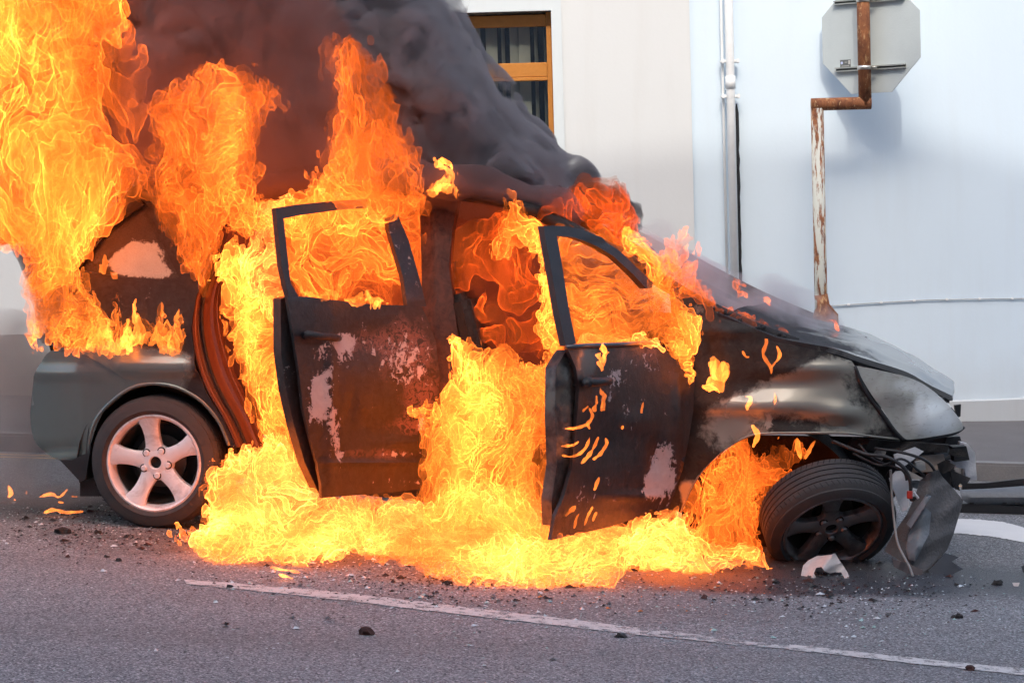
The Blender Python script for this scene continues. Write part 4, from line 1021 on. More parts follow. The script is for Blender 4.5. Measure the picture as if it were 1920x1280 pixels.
ground_scrap('white_plastic_chip', 'little white chip in front of the dark shard', 'wreckage', [(1526, 1104), (1540, 1104), (1538, 1109), (1528, 1109)], M_WPL, .03, 13, step=3)
rs_ = random.Random(21)
for k in range(12):
    cx, cy_ = rs_.uniform(1650, 1800), rs_.uniform(846, 905); n_ = rs_.choice([4, 5, 6]); a0_ = rs_.uniform(0, 6)
    flatpiece('torn_bracket', [(cx + rs_.uniform(7, 24) * math.cos(a0_ + 6.283 * i / n_), cy_ + rs_.uniform(4, 14) * math.sin(a0_ + 6.283 * i / n_)) for i in range(n_)], YF + rs_.uniform(.05, .32), rs_.choice([M_DARK, M_GREY, M_DUST, M_CHAR, M_GREYB]), crumple=.03, thick=.006, seed=40 + k, step=6)
# loose bumper lying by the kerb
def lb():
    rows_def = [(0, 0), (.02, -.03), (.03, -.05)]
    top = [(1802, 906), (1830, 904), (1870, 902), (1900, 898), (1990, 888)]
    Yb = Gp(1880, 965)[1]
    root = thing('loose_bumper', 'torn off grey bumper lying face down on the road beside the kerb', 'bumper', tuple(P(1880, 962, Yb)))
    o1 = panel('bumper_skin', [(1800, 918), (1850, 916), (1905, 912), (1990, 904), (1990, 952), (1860, 946), (1815, 944), (1804, 936)], M_GREYB, surf=lambda x, y: P(x, y, Yb + .12 - .10 * math.sin((y - 905) / 45 * 2.6)), thick=.01, step=9, parent=root, inward=np.array([0, 1.0, 0]))
    panel('bumper_lip', [(1798, 944), (1815, 944), (1860, 946), (1990, 952), (1990, 968), (1800, 968), (1796, 956)], M_DARK, surf=lambda x, y: P(x, y, Yb + .04), thick=.10, step=12, parent=root, inward=np.array([0, 1.0, 0]))
    panel('bumper_edge', [(1806, 906), (1850, 905), (1900, 899), (1990, 889), (1990, 905), (1905, 912), (1850, 917), (1804, 919)], M_DARK, surf=lambda x, y: P(x, y, Yb + .14), thick=.03, step=9, parent=root, inward=np.array([0, 1.0, 0]))
    for x in (1822, 1884, 1908):
        panel('clip_hole', [(x - 4, 938), (x + 4, 938), (x + 4, 946), (x - 4, 946)], M_BLK, surf=lambda a, b: P(a, b, Yb + .035), thick=.01, step=9, parent=root, inward=np.array([0, 1.0, 0]))
lb()
# lumps of char, countable
rl = random.Random(12)
def lump(px, py, s, label, mat=M_CHAR, flat=.95):
    g = Gp(px, py); bm = bmesh.new(); bmesh.ops.create_icosphere(bm, subdivisions=2, radius=1)
    r = random.Random(int(px * 7 + py))
    for v in bm.verts:
        k = r.uniform(.55, 1.25); v.co = Vector((v.co.x * s * k * 1.3, v.co.y * s * k, max(-.3, v.co.z) * s * k * flat))
    me = bpy.data.meshes.new('charred_lump'); bm.to_mesh(me); bm.free(); me.materials.append(mat)
    o = bpy.data.objects.new('charred_lump', me); COL.objects.link(o); o.location = (g[0], g[1], road_z(g[0], g[1]) + s * .15)
    o['label'] = label; o['category'] = 'debris'; o['group'] = 'charred lumps scattered on the road'
M_EMB = (lambda t: t.bsdf(t.mix(t.noise(t.obj(), 30, 4), (.012, .01, .01), (.10, .03, .02)), .9))(NT('burnt_red_black'))
for px, py, s, lb_ in [(686, 1189, .024, 'reddish black charred lump in the foreground below the white line'), (118, 999, .035, 'largest black charred lump in the gravel left of the rear wheel'), (183, 1000, .018, 'black charred lump nearer the rear wheel'), (430, 1102, .014, 'charred crumb sitting on the near end of the white line'),
                       (838, 1095, .018, 'black charred lump in front of the pool of fire'), (1164, 1194, .018, 'dark lump beside the faded part of the white line'), (222, 1051, .012, 'lone black crumb on the road in front of the rear wheel'), (1795, 1158, .018, 'dark thin lump on the road at the lower right'),
                       (1455, 1093, .014, 'dark crumb on the scorched asphalt left of the white scrap'), (1820, 1255, .016, 'brown crumb sitting on the white line at the lower right'), (1230, 1052, .02, 'dark lump at the edge of the flames under the front door'), (1190, 1068, .026, 'grey stone-like lump amid the flames under the front door'), (1870, 1095, .02, 'dark smudge-like lump on the road at the far right'), (424, 1170, .008, 'tiny dark crumb below the left end of the white line')]:
    lump(px, py, s, lb_, M_EMB if 'reddish' in lb_ or 'brown' in lb_ else M_CHAR)
# shattered glass and crumbs: nobody could count it
def crumbs(name, n, zones, smin, smax, mats, seed, label):
    r = np.random.default_rng(seed); V, F = [], []; mi = []
    for zi, (x0, y0, x1, y1, w_) in enumerate(zones):
        for _ in range(int(n * w_)):
            px = r.normal((x0 + x1) / 2, (x1 - x0) / 3.6); py = r.normal((y0 + y1) / 2, (y1 - y0) / 3.6)
            if py < 905 or py > 1278: continue
            g = Gp(px, py)
            if g[1] > KY - .4: continue
            s = r.uniform(smin, smax) * (1 + 1.6 * (r.random() < .06)); el = r.uniform(.6, 2.2); a = r.uniform(0, 3.14)
            z = road_z(g[0], g[1]) + .003; ca, sa = math.cos(a), math.sin(a); b = len(V)
            for (u, v, w2) in ((-1, -1, 0), (1, -.7, 0), (.8, 1, 0), (-.9, .8, 0), (r.uniform(-.5, .5), r.uniform(-.5, .5), 1.1)):
                uu, vv = u * s * el, v * s; V.append((g[0] + uu * ca - vv * sa, g[1] + uu * sa + vv * ca, z + w2 * s * .8))
            F += [(b, b + 1, b + 4), (b + 1, b + 2, b + 4), (b + 2, b + 3, b + 4), (b + 3, b, b + 4)]; mi += [r.integers(0, len(mats))] * 4
    me = bpy.data.meshes.new(name); me.from_pydata(V, [], F)
    for m in mats: me.materials.append(m)
    me.polygons.foreach_set('material_index', mi)
    o = bpy.data.objects.new(name, me); COL.objects.link(o); tag(o, label, 'debris', kind='stuff'); return o
M_GL = flat_mat('glass_green', (.35, .50, .47), .12); M_GL2 = flat_mat('glass_clear', (.62, .66, .68), .1); M_OR = flat_mat('orange_chips', (.55, .18, .05), .4)
crumbs('broken_glass', 2800, [(-100, 930, 420, 1030, .30), (330, 1040, 900, 1110, .22), (600, 1060, 1500, 1180, .28), (1300, 1060, 1950, 1200, .18), (0, 1100, 1900, 1275, .10)], .0018, .0042, [M_GL, M_GL2, M_GL2, M_PAVE], 5, 'scattered crumbs of broken window glass on the road')
crumbs('charred_crumbs', 1500, [(0, 950, 380, 1040, .3), (500, 1050, 1200, 1140, .4), (1350, 1070, 1800, 1150, .3)], .002, .006, [M_CHAR, M_CHAR, M_EMB], 6, 'scattered black and red crumbs of burnt plastic on the road')
crumbs('orange_chips', 110, [(900, 1060, 1400, 1150, 1.0)], .002, .004, [M_OR], 8, 'few orange chips of lamp glass on the road')
# ------------------------------------------------------------------ flames
def poly_sdf(poly, X, Z):
    """signed distance (positive inside) of grid points to a closed polygon"""
    poly = np.array(poly, float); A = poly; B = np.roll(poly, -1, 0)
    best = np.full(X.shape, 1e9); inside = np.zeros(X.shape, bool)
    for a, b in zip(A, B):
        e = b - a; L = e @ e + 1e-12
        t = np.clip(((X - a[0]) * e[0] + (Z - a[1]) * e[1]) / L, 0, 1)
        best = np.minimum(best, np.hypot(X - a[0] - t * e[0], Z - a[1] - t * e[1]))
        c = ((a[1] > Z) != (b[1] > Z)) & (X < (b[0] - a[0]) * (Z - a[1]) / (b[1] - a[1] + 1e-12) + a[0])
        inside ^= c
    return np.where(inside, best, -best)
def interp_mat(n_out, n_lat, pos):
    """rows of cubic B-spline weights: smooth value noise along one axis"""
    i = np.floor(pos).astype(int); f = pos - i
    M = np.zeros((n_out, n_lat))
    w4 = [(1 - f) ** 3 / 6, (3 * f ** 3 - 6 * f ** 2 + 4) / 6, (-3 * f ** 3 + 3 * f ** 2 + 3 * f + 1) / 6, f ** 3 / 6]
    for k, wk in enumerate(w4):
        M[np.arange(n_out), np.clip(i + k, 0, n_lat - 1)] += wk
    return M.astype(np.float32)
def lat_noise(rng, shape, cell, step):
    """smooth random field; cell = lattice size in metres on each axis"""
    Ms, dims = [], []
    for n, c in zip(shape, cell):
        pos = np.arange(n) * step / c; nl = int(pos[-1]) + 4
        Ms.append(interp_mat(n, nl, pos)); dims.append(nl)
    L = rng.standard_normal(dims).astype(np.float32)
    L = np.einsum('ia,abc->ibc', Ms[0], L, optimize=True)
    L = np.einsum('jb,ibc->ijc', Ms[1], L, optimize=True)
    return np.einsum('kc,ijc->ijk', Ms[2], L, optimize=True) * 1.6
def sample(F, ix, iy, iz):
    """trilinear look-up of F at fractional indices"""
    nx, ny, nz = F.shape
    ix = np.clip(ix, 0, nx - 1.001); iy = np.clip(iy, 0, ny - 1.001); iz = np.clip(iz, 0, nz - 1.001)
    x0 = ix.astype(np.int32); y0 = iy.astype(np.int32); z0 = iz.astype(np.int32)
    fx = ix - x0; fy = iy - y0; fz = iz - z0
    Ff = F.ravel(); b = (x0 * ny + y0) * nz + z0
    def g(o): return Ff[b + o]
    s1, s2 = ny * nz, nz
    c0 = g(0) * (1 - fz) + g(1) * fz; c1 = g(s2) * (1 - fz) + g(s2 + 1) * fz
    d0 = g(s1) * (1 - fz) + g(s1 + 1) * fz; d1 = g(s1 + s2) * (1 - fz) + g(s1 + s2 + 1) * fz
    return (c0 * (1 - fy) + c1 * fy) * (1 - fx) + (d0 * (1 - fy) + d1 * fy) * fx

def flame_mat(name, k=1.0, glow=0.0, tr=.93, scale=1.0, cool=(1, .13, .012), hot=(1, .36, .06), floor=.10, absorb=.9, lo=.02, hi=.5, stretch=.45, gcol=(1, .20, .028), edge_on=1.0, sx=1.0):
    """glowing gas: each sheet adds light along the line of sight, more where it is seen edge on"""
    t = NT(name)
    lw = t.n('ShaderNodeLayerWeight', {'Blend': .5}).outputs['Facing']     # 1 - |cos|
    inv = t.math('DIVIDE', 1.0, t.math('MAXIMUM', t.math('SUBTRACT', 1.0, lw), .13))
    heat = t.n('ShaderNodeAttribute', attribute_name='heat').outputs['Fac']
    v = t.map(t.geo(), (sx, 1, stretch))
    big = t.noise(v, 1.7 * scale, 2, .5)
    wp = t.noise(v, 3.2 * scale, 2, .5, out='Color')
    v2 = t.vadd(v, t.vadd(wp, (.25 / scale, .25 / scale, .25 / scale), 'MULTIPLY'))
    n = t.noise(v2, 8 * scale, 5, .6)
    rdg = t.math('SUBTRACT', 1.0, t.math('MULTIPLY', t.math('ABSOLUTE', t.math('SUBTRACT', n, .5)), 11.0), clamp=True)
    n3 = t.noise(v2, 3.2 * scale, 3, .5)
    tex = t.math('ADD', t.math('MULTIPLY', t.math('MULTIPLY', t.math('POWER', rdg, 1.5), t.ramp(n3, [(.40, .10), (.6, .75)])), t.ramp(big, [(.36, .25), (.62, 1.0)])), t.math('MULTIPLY', t.ramp(n3, [(.42, 0.0), (.55, .35), (.72, 1.5)]), t.ramp(big, [(.38, .35), (.62, 1.0)])))
    hf = t.n('ShaderNodeMapRange', {'Value': heat, 'From Min': lo, 'From Max': hi}, interpolation_type='SMOOTHSTEP').outputs[0]
    st = t.math('MULTIPLY', t.math('ADD', t.math('MULTIPLY', tex, .9), floor), t.math('MULTIPLY', t.math('ADD', t.math('MULTIPLY', hf, .97), .03), k))
    st = t.math('MULTIPLY', st, t.math('ADD', t.math('MULTIPLY', inv, edge_on), (1 - edge_on) * 1.6))
    col = t.mix(t.ramp(t.math('MULTIPLY', t.math('ADD', tex, .35), heat), [(.05, 0.0), (.75, 1.0)]), cool, hot)
    em = t.n('ShaderNodeEmission', {'Color': col, 'Strength': st}).outputs[0]
    tp = t.n('ShaderNodeBsdfTransparent', {'Color': (tr, tr * .985, tr * .97, 1)}).outputs[0]
    t.l(t.n('ShaderNodeAddShader', {0: em, 1: tp}).outputs[0], t.out.inputs['Surface'])
    if glow:
        ve = t.n('ShaderNodeEmission', {'Color': (*gcol, 1), 'Strength': glow}).outputs[0]
        va = t.n('ShaderNodeVolumeAbsorption', {'Color': (.25, .12, .08, 1), 'Density': absorb}).outputs[0]
        t.l(t.n('ShaderNodeAddShader', {0: ve, 1: va}).outputs[0], t.out.inputs['Volume'])
    t.m.cycles.emission_sampling = 'NONE'
    return t.m

def flame(name, label, polys, Y, T, mat, vox=.012, seed=1, warp=.10, cell=.16, layers=3.0, ragged=.06,
          stretch=2.2, cat='flame', group=None, edge=.10, flow=(0, 1), open_=-.12, heat=None, depth=None, pw=1.0):
    """a body of fire: polys are outlines in photo pixels at depth Y, T its half thickness in metres."""
    rng = np.random.default_rng(seed); c_in = cell; cell = cell * .8
    W = [[(lambda q: (q[0], q[2]))(P(px, py, Y)) for px, py in pl] for pl in polys]
    allp = np.array([p for pl in W for p in pl]); pad = ragged + .06
    x0, z0 = allp.min(0) - pad; x1, z1 = allp.max(0) + pad
    y0, y1 = Y - T - .04, Y + T + .04
    nx, ny, nz = [max(6, int((b - a) / vox)) for a, b in ((x0, x1), (y0, y1), (z0, z1))]
    X2, Z2 = np.meshgrid(x0 + np.arange(nx) * vox, z0 + np.arange(nz) * vox, indexing='ij')
    E2 = np.max([poly_sdf(pl, X2, Z2) for pl in W], 0).astype(np.float32)
    sh = (nx, ny, nz)
    # swirling displacement of the gas, two scales
    c = cell
    wx = lat_noise(rng, sh, (c, c, c * 1.4), vox) * warp + lat_noise(rng, sh, (c * .4, c * .4, c * .5), vox) * warp * .38
    wz = lat_noise(rng, sh, (c, c, c * 1.4), vox) * warp + lat_noise(rng, sh, (c * .4, c * .4, c * .5), vox) * warp * .38
    wy = lat_noise(rng, sh, (c, c, c), vox) * warp
    I, J, K = np.meshgrid(np.arange(nx, dtype=np.float32), np.arange(ny, dtype=np.float32), np.arange(nz, dtype=np.float32), indexing='ij', sparse=True)
    fr = lat_noise(rng, sh, (c * .16, c * .22, c * .30), vox) * ragged * .55
    # ragged outline
    rg = ragged / max(warp, 1e-3)
    ei, ek = np.clip(I + wx * rg / vox, 0, nx - 1.001), np.clip(K + wz * rg / vox, 0, nz - 1.001)
    i0, k0 = ei.astype(np.int32), ek.astype(np.int32); fi, fk = ei - i0, ek - k0
    Ef = E2.ravel()
    E = ((Ef[i0 * nz + k0] * (1 - fk) + Ef[i0 * nz + k0 + 1] * fk) * (1 - fi)
         + (Ef[(i0 + 1) * nz + k0] * (1 - fk) + Ef[(i0 + 1) * nz + k0 + 1] * fk) * fi)
    E = E + fr * (E < edge * 1.5)
    yy = (y0 + np.arange(ny) * vox - Y)[None, :, None] / T
    env = np.minimum(E / edge, 1.0) - yy ** 2
    low = lat_noise(rng, sh, (c * 2.2, c * 2.2, c * 2.6), vox)
    # membranes: level sets of a stretched, warped noise
    fx, fz = flow; fl = math.hypot(fx, fz)
    base = lat_noise(rng, sh, (c * .55, c * .55, c * .55 * stretch) if abs(fz) > abs(fx) else (c * .55 * stretch, c * .55, c * .55), vox)
    fine = lat_noise(rng, sh, (c * .22, c * .3, c * .22 * stretch) if abs(fz) > abs(fx) else (c * .22 * stretch, c * .3, c * .22), vox)
    N = sample(base + .35 * fine, I + wx / vox, J + wy / vox, K + wz / vox)
    S = np.sin(N * layers * 2.2) + open_
    H = np.minimum(env * 2.0, S).astype(np.float32)
    H[0] = H[-1] = -1; H[:, 0] = H[:, -1] = -1; H[:, :, 0] = H[:, :, -1] = -1
    g = openvdb.FloatGrid(-1.0); g.copyFromArray(H)
    V, Q = g.convertToQuads(isovalue=0.0)
    hv = sample(np.ascontiguousarray(np.clip(np.broadcast_to(E, sh) / edge, 0, 1), np.float32), V[:, 0], V[:, 1], V[:, 2]) ** 1.25 * .80 + .0 + .40 * sample(low, V[:, 0], V[:, 1], V[:, 2])
    V = V * vox + np.array([x0, y0, z0])
    if heat is not None:
        rel = V - CAM; zc = rel @ _f
        hv = hv + heat(960 + FPX * (rel @ _ri) / zc, 640 - FPX * (rel @ _up) / zc)
    org = P(*np.mean([q for pl in polys for q in pl], 0), Y); org[2] = allp[:, 1].min()
    o = mesh_obj(name, V, Q.astype(np.int32)[:, ::-1], mat, None, True, origin=org)
    at = o.data.attributes.new('heat', 'FLOAT', 'POINT'); at.data.foreach_set('value', np.clip(hv, 0, 1).astype(np.float32))
    if label: tag(o, label, cat, group)
    print(name, seed, 'quads', len(Q), sh)
    return o
# ================================================================== the fire, body by body
F_HOT = flame_mat('white_hot_fire', k=9.5, scale=1.3, sx=.5, stretch=.95, glow=1.5, absorb=2.0, hot=(1, .46, .32), cool=(1, .19, .03), floor=.10, hi=.85, tr=.93, gcol=(1, .24, .045))
F_MID = flame_mat('yellow_orange_fire', k=8.0, glow=.65, absorb=1.7, hot=(1, .41, .17), cool=(1, .19, .022), floor=.05, hi=.9, tr=.94)
F_UP = flame_mat('orange_fire', scale=.72, stretch=.36, k=7.0, glow=.5, absorb=1.6, hot=(1, .37, .115), cool=(1, .15, .016), floor=.045, hi=.95, tr=.94)
F_RED = flame_mat('sooty_red_fire', k=2.2, glow=.35, absorb=2.0, hot=(1, .30, .06), cool=(1, .10, .01), floor=.03, hi=.9, tr=.92)
F_LICK = flame_mat('thin_licking_fire', k=20.0, glow=0.0, hot=(1, .44, .16), cool=(1, .20, .025), floor=.16, lo=.10, hi=1.0, scale=2.6, tr=.93, edge_on=.12)
def hb_(*L):
    def f(px, py):
        return sum(k * np.exp(-(((px - cx) / rx) ** 2 + ((py - cy) / ry) ** 2)) for cx, cy, rx, ry, k in L)
    return f
YS = lambda px, py: S(px, py, 0.0)[1]
# pool of burning fuel under the car
flame('ground_fire', 'white hot pool of fire spreading over the road under the car', [[(322, 991), (345, 988), (365, 1003), (385, 975), (400, 930), (398, 885), (410, 862), (430, 872), (445, 840), (475, 850), (500, 838), (560, 850), (590, 900), (600, 935), (700, 938), (800, 925), (850, 900), (1000, 930), (1036, 1008), (1100, 996), (1190, 975), (1250, 955), (1275, 975), (1300, 1040), (1420, 1040), (1440, 1060), (1380, 1066), (1300, 1078), (1240, 1080), (1170, 1072), (1140, 1092), (1060, 1103), (950, 1104), (880, 1090), (800, 1062), (720, 1036), (640, 1048), (560, 1068), (500, 1062), (440, 1054), (375, 1048), (350, 1010)]],
      11.3, .42, F_HOT, vox=.012, seed=5, ragged=.05, cell=.15, warp=.10, layers=2.6, edge=.07, flow=(1, .6), stretch=1.6, heat=hb_((620, 990, 200, 50, .35), (950, 1070, 160, 30, .4), (1180, 1020, 90, 50, .35), (470, 960, 60, 80, .1)))
flame('fuel_fire', 'low sheet of white hot burning fuel nearest the camera, in front of the front door', [[(690, 1030), (740, 1005), (800, 1000), (860, 985), (930, 1000), (1010, 1010), (1060, 1015), (1130, 1010), (1180, 1030), (1172, 1072), (1140, 1094), (1060, 1105), (950, 1108), (880, 1096), (800, 1066), (720, 1044)]],
      Gp(950, 1098)[1] + .16, .22, F_HOT, vox=.010, seed=15, ragged=.04, cell=.12, warp=.08, layers=2.6, edge=.05, flow=(1, .4), stretch=2.2, heat=hb_((950, 1070, 150, 30, .3)))
flame('fuel_fire', 'fringe of fire on the road just behind the near end of the white line', [[(350, 1000), (380, 985), (430, 975), (520, 975), (600, 985), (680, 1000), (690, 1030), (640, 1050), (600, 1062), (560, 1070), (500, 1064), (440, 1058), (380, 1050), (360, 1030)]],
      Gp(500, 1058)[1] + .12, .18, F_HOT, vox=.010, seed=16, ragged=.045, cell=.12, warp=.08, layers=2.6, edge=.05, flow=(1, .4), stretch=2.0, heat=hb_((560, 1020, 90, 30, .2)))
flame('fuel_fire', 'bright flames on the road between the front door and the front tyre', [[(1170, 1000), (1230, 975), (1290, 990), (1330, 1030), (1420, 1040), (1440, 1062), (1370, 1070), (1310, 1082), (1240, 1084), (1180, 1074)]],
      Gp(1290, 1076)[1] + .12, .14, F_HOT, vox=.010, seed=17, ragged=.04, cell=.11, warp=.07, layers=2.6, edge=.04, flow=(1, .4), stretch=2.2)
flame('door_gap_fire', 'tall column of yellow fire between the two open doors', [[(838, 640), (850, 626), (880, 650), (905, 655), (940, 650), (970, 668), (1010, 690), (1040, 660), (1062, 640), (1066, 690), (1050, 760), (1046, 850), (1040, 940), (1030, 1030), (980, 1080), (850, 1060), (790, 1010), (770, 950), (805, 890), (806, 800), (770, 790), (830, 740), (850, 700)]],
      11.15, .33, F_MID, vox=.012, seed=21, cell=.16, layers=3.0, ragged=.06, heat=hb_((900, 960, 120, 110, .55), (960, 760, 70, 60, .30), (1000, 700, 40, 30, .2), (1010, 900, 30, 60, -.35)))
# inside the cabin, front
flame('cabin_fire', 'sooty red and orange fire seen through the open front doorway', [[(850, 440), (900, 400), (960, 390), (1010, 420), (1030, 480), (1040, 560), (1062, 650), (1040, 690), (960, 690), (900, 660), (852, 640), (858, 560), (845, 500)]],
      11.9, .30, F_RED, vox=.014, seed=31, cell=.2, layers=2.2, ragged=.05, heat=hb_((930, 520, 60, 40, .3), (1030, 600, 25, 90, .4), (900, 600, 60, 50, -.4)))
flame('pillar_edge_fire', 'curling yellow flame wrapped round the rear edge of the front window frame', [[(935, 372), (990, 395), (1020, 415), (1024, 440), (1030, 480), (1046, 560), (1060, 640), (1062, 690), (1040, 690), (1020, 650), (1005, 590), (1015, 560), (1000, 500), (985, 470), (960, 470), (940, 440), (960, 420)]],
      11.35, .12, F_MID, vox=.010, seed=32, cell=.13, layers=2.6, ragged=.05, edge=.05, heat=hb_((1000, 440, 30, 40, .4), (1040, 600, 20, 60, .3)))
# window of the front door and what pours out of it
flame('window_fire', 'bright yellow fire filling the open front door window', [[(1030, 430), (1080, 432), (1130, 448), (1180, 475), (1215, 505), (1240, 505), (1270, 540), (1290, 580), (1290, 640), (1260, 660), (1150, 660), (1075, 660), (1060, 560), (1046, 490)]],
      11.50, .15, F_MID, vox=.010, seed=41, cell=.15, layers=3.0, ragged=.035, edge=.04, flow=(1, -.4), stretch=2.2, heat=hb_((1230, 570, 80, 60, .6), (1180, 500, 60, 20, .35), (1100, 636, 60, 10, .6), (1200, 630, 60, 14, .6), (1085, 570, 26, 60, -.5)))
flame('spill_fire', 'tongue of bright fire spilling from the front door window over the wing', [[(1215, 540), (1232, 528), (1262, 545), (1298, 570), (1316, 600), (1316, 640), (1305, 660), (1305, 690), (1322, 696), (1305, 705), (1296, 728), (1286, 702), (1275, 684), (1262, 664), (1248, 645), (1232, 636), (1218, 610), (1205, 570)]],
      YS(1280, 620) - .14, .11, F_MID, vox=.009, seed=43, cell=.12, layers=2.8, ragged=.03, edge=.03, flow=(1, -.4), stretch=2.0, heat=hb_((1260, 600, 50, 60, .35)))
flame('sill_line_fire', 'bright flames along the lower edge of the front door window', [[(1076, 640), (1090, 624), (1120, 632), (1160, 630), (1200, 622), (1236, 630), (1244, 644), (1160, 648), (1080, 652)]],
      FD(1150, 640)[1] + .14, .07, F_HOT, vox=.008, seed=44, cell=.09, warp=.06, layers=2.4, ragged=.02, edge=.02, flow=(1, .1))
flame('windscreen_fire', 'orange flames running over the windscreen base behind the front door arch', [[(1150, 440), (1200, 458), (1240, 470), (1262, 425), (1280, 470), (1292, 490), (1285, 520), (1310, 545), (1340, 575), (1400, 590), (1430, 610), (1470, 632), (1490, 648), (1440, 640), (1400, 625), (1340, 600), (1290, 575), (1250, 545), (1200, 505), (1160, 470)]],
      11.42, .12, F_UP, vox=.010, seed=42, cell=.12, layers=2.6, ragged=.045, edge=.045, flow=(1, -.4), heat=hb_((1240, 510, 50, 30, .3), (1300, 560, 30, 20, .4), (1380, 600, 60, 14, .3)))
flame('roof_fire', 'dark red rolling flames in the smoke above the front door', [[(930, 372), (1000, 360), (1040, 352), (1090, 344), (1140, 340), (1170, 346), (1195, 380), (1200, 430), (1185, 462), (1130, 445), (1085, 428), (1030, 420), (980, 410)]],
      11.85, .28, F_RED, vox=.013, seed=51, cell=.17, layers=2.4, ragged=.05, heat=hb_((1040, 400, 60, 25, .35), (1175, 370, 30, 25, .3), (1100, 370, 40, 20, -.4)))
# rear doorway, rear door window, roof
flame('rear_cabin_fire', 'tall orange fire rising through the rear door window and above the roof', [[(548, 560), (534, 500), (520, 440), (490, 400), (520, 372), (560, 350), (590, 310), (620, 270), (640, 200), (618, 130), (630, 78), (665, 100), (700, 120), (722, 160), (745, 210), (768, 270), (780, 320), (792, 370), (790, 420), (800, 465), (792, 520), (790, 575), (700, 572)]],
      11.86, .27, F_UP, vox=.013, seed=3, cell=.18, layers=3.0, ragged=.07, open_=.12, heat=hb_((620, 350, 90, 40, .45), (700, 290, 40, 60, .3), (600, 550, 60, 12, .6), (560, 470, 30, 60, -.5), (655, 110, 50, 70, -.45), (540, 375, 50, 20, .5), (760, 530, 30, 60, .2), (690, 480, 60, 60, -.15)))
flame('roof_edge_fire', 'pointed orange flame climbing from the roof edge over the rear door', [[(440, 440), (450, 410), (505, 388), (520, 372), (560, 350), (590, 310), (620, 265), (640, 200), (618, 130), (630, 78), (665, 100), (700, 120), (722, 160), (745, 210), (768, 270), (780, 320), (792, 370), (786, 410), (700, 400), (655, 396), (560, 400), (500, 430)]],
      11.50, .22, F_UP, vox=.011, seed=4, cell=.16, layers=3.0, ragged=.06, open_=.05, heat=hb_((600, 345, 70, 35, .6), (690, 290, 35, 50, .35), (655, 110, 50, 70, -.35), (540, 375, 60, 20, .6), (740, 380, 40, 30, -.1)))
flame('frame_corner_fire', 'white hot fire burning at the free edge of the rear door frame', [[(430, 470), (470, 466), (490, 440), (500, 400), (512, 385), (530, 378), (600, 372), (640, 360), (560, 380), (520, 392), (524, 440), (530, 500), (536, 560), (548, 640), (545, 680), (530, 640), (520, 600), (495, 560), (462, 545), (470, 510), (450, 500)]],
      11.3, .10, F_HOT, vox=.009, seed=61, cell=.11, layers=2.4, ragged=.04, edge=.04, heat=hb_((490, 500, 30, 35, .5)))
flame('rear_doorway_fire', 'orange fire pouring down the rear doorway beside the door jamb', [[(415, 470), (440, 480), (470, 540), (520, 560), (545, 640), (560, 700), (570, 780), (590, 850), (560, 880), (500, 850), (478, 800), (455, 740), (440, 680), (425, 600), (415, 540)]],
      11.62, .20, F_MID, vox=.011, seed=62, cell=.14, layers=2.8, ragged=.05, edge=.06, heat=hb_((530, 820, 40, 40, .5), (490, 660, 30, 80, .1), (440, 600, 20, 60, -.3)))
flame('sill_line_fire', 'short flames licking over the sill of the rear door window', [[(548, 556), (560, 546), (590, 550), (615, 544), (640, 556), (660, 560), (690, 545), (700, 560), (745, 566), (720, 572), (712, 585), (700, 583), (690, 575), (660, 566), (600, 562)]],
      11.08, .05, F_LICK, vox=.008, seed=63, cell=.07, warp=.05, layers=2.2, ragged=.02, edge=.02)
flame('roof_flame', 'small separate yellow flame standing on the roof between smoke', [[(795, 352), (820, 340), (832, 322), (812, 315), (815, 303), (832, 300), (848, 312), (850, 330), (842, 338), (868, 358), (840, 362), (810, 362)]],
      11.6, .07, F_LICK, vox=.008, seed=64, cell=.08, warp=.06, layers=2.2, ragged=.025, edge=.03, heat=hb_((835, 350, 30, 15, .3)))
flame('quarter_window_fire', 'big rounded orange fireball bursting from above the rear side window', [[(275, 340), (290, 280), (285, 220), (300, 180), (330, 150), (370, 135), (395, 112), (430, 118), (470, 140), (510, 140), (538, 160), (530, 195), (500, 215), (480, 260), (470, 300), (500, 300), (510, 322), (488, 320), (480, 350), (500, 410), (490, 440), (450, 430), (410, 430), (390, 470), (375, 515), (350, 505), (320, 470), (300, 430), (285, 400), (272, 365)]],
      11.55, .26, F_UP, vox=.012, seed=71, cell=.16, layers=3.0, ragged=.06, open_=.12, heat=hb_((415, 260, 30, 50, .5), (350, 340, 50, 40, .2), (500, 170, 50, 40, -.45), (400, 140, 80, 30, -.3), (480, 400, 30, 60, -.2), (350, 470, 40, 40, -.1)))
flame('tail_fire', 'huge column of fire rising behind the tail of the car', [[(-170, 60), (-120, -60), (-40, -110), (0, -190), (60, -130), (110, -210), (160, -120), (215, -90), (240, 30), (232, 90), (215, 150), (220, 200), (200, 240), (195, 290), (240, 300), (268, 328), (248, 352), (212, 388), (176, 440), (150, 480), (125, 520), (60, 560), (40, 530), (60, 500), (40, 470), (-60, 474), (-130, 430), (-160, 300)]],
      11.55, .36, F_UP, vox=.014, seed=81, cell=.2, layers=2.8, ragged=.08, open_=.1, heat=hb_((50, 420, 100, 60, .55), (60, 60, 190, 150, -.5), (60, 200, 60, 60, .0), (120, 320, 40, 40, -.35), (210, 40, 40, 60, -.3), (120, 220, 70, 60, -.1), (100, 20, 120, 90, -.12), (225, 150, 30, 90, -.3), (60, 460, 80, 40, .4), (130, 400, 50, 50, .3)))
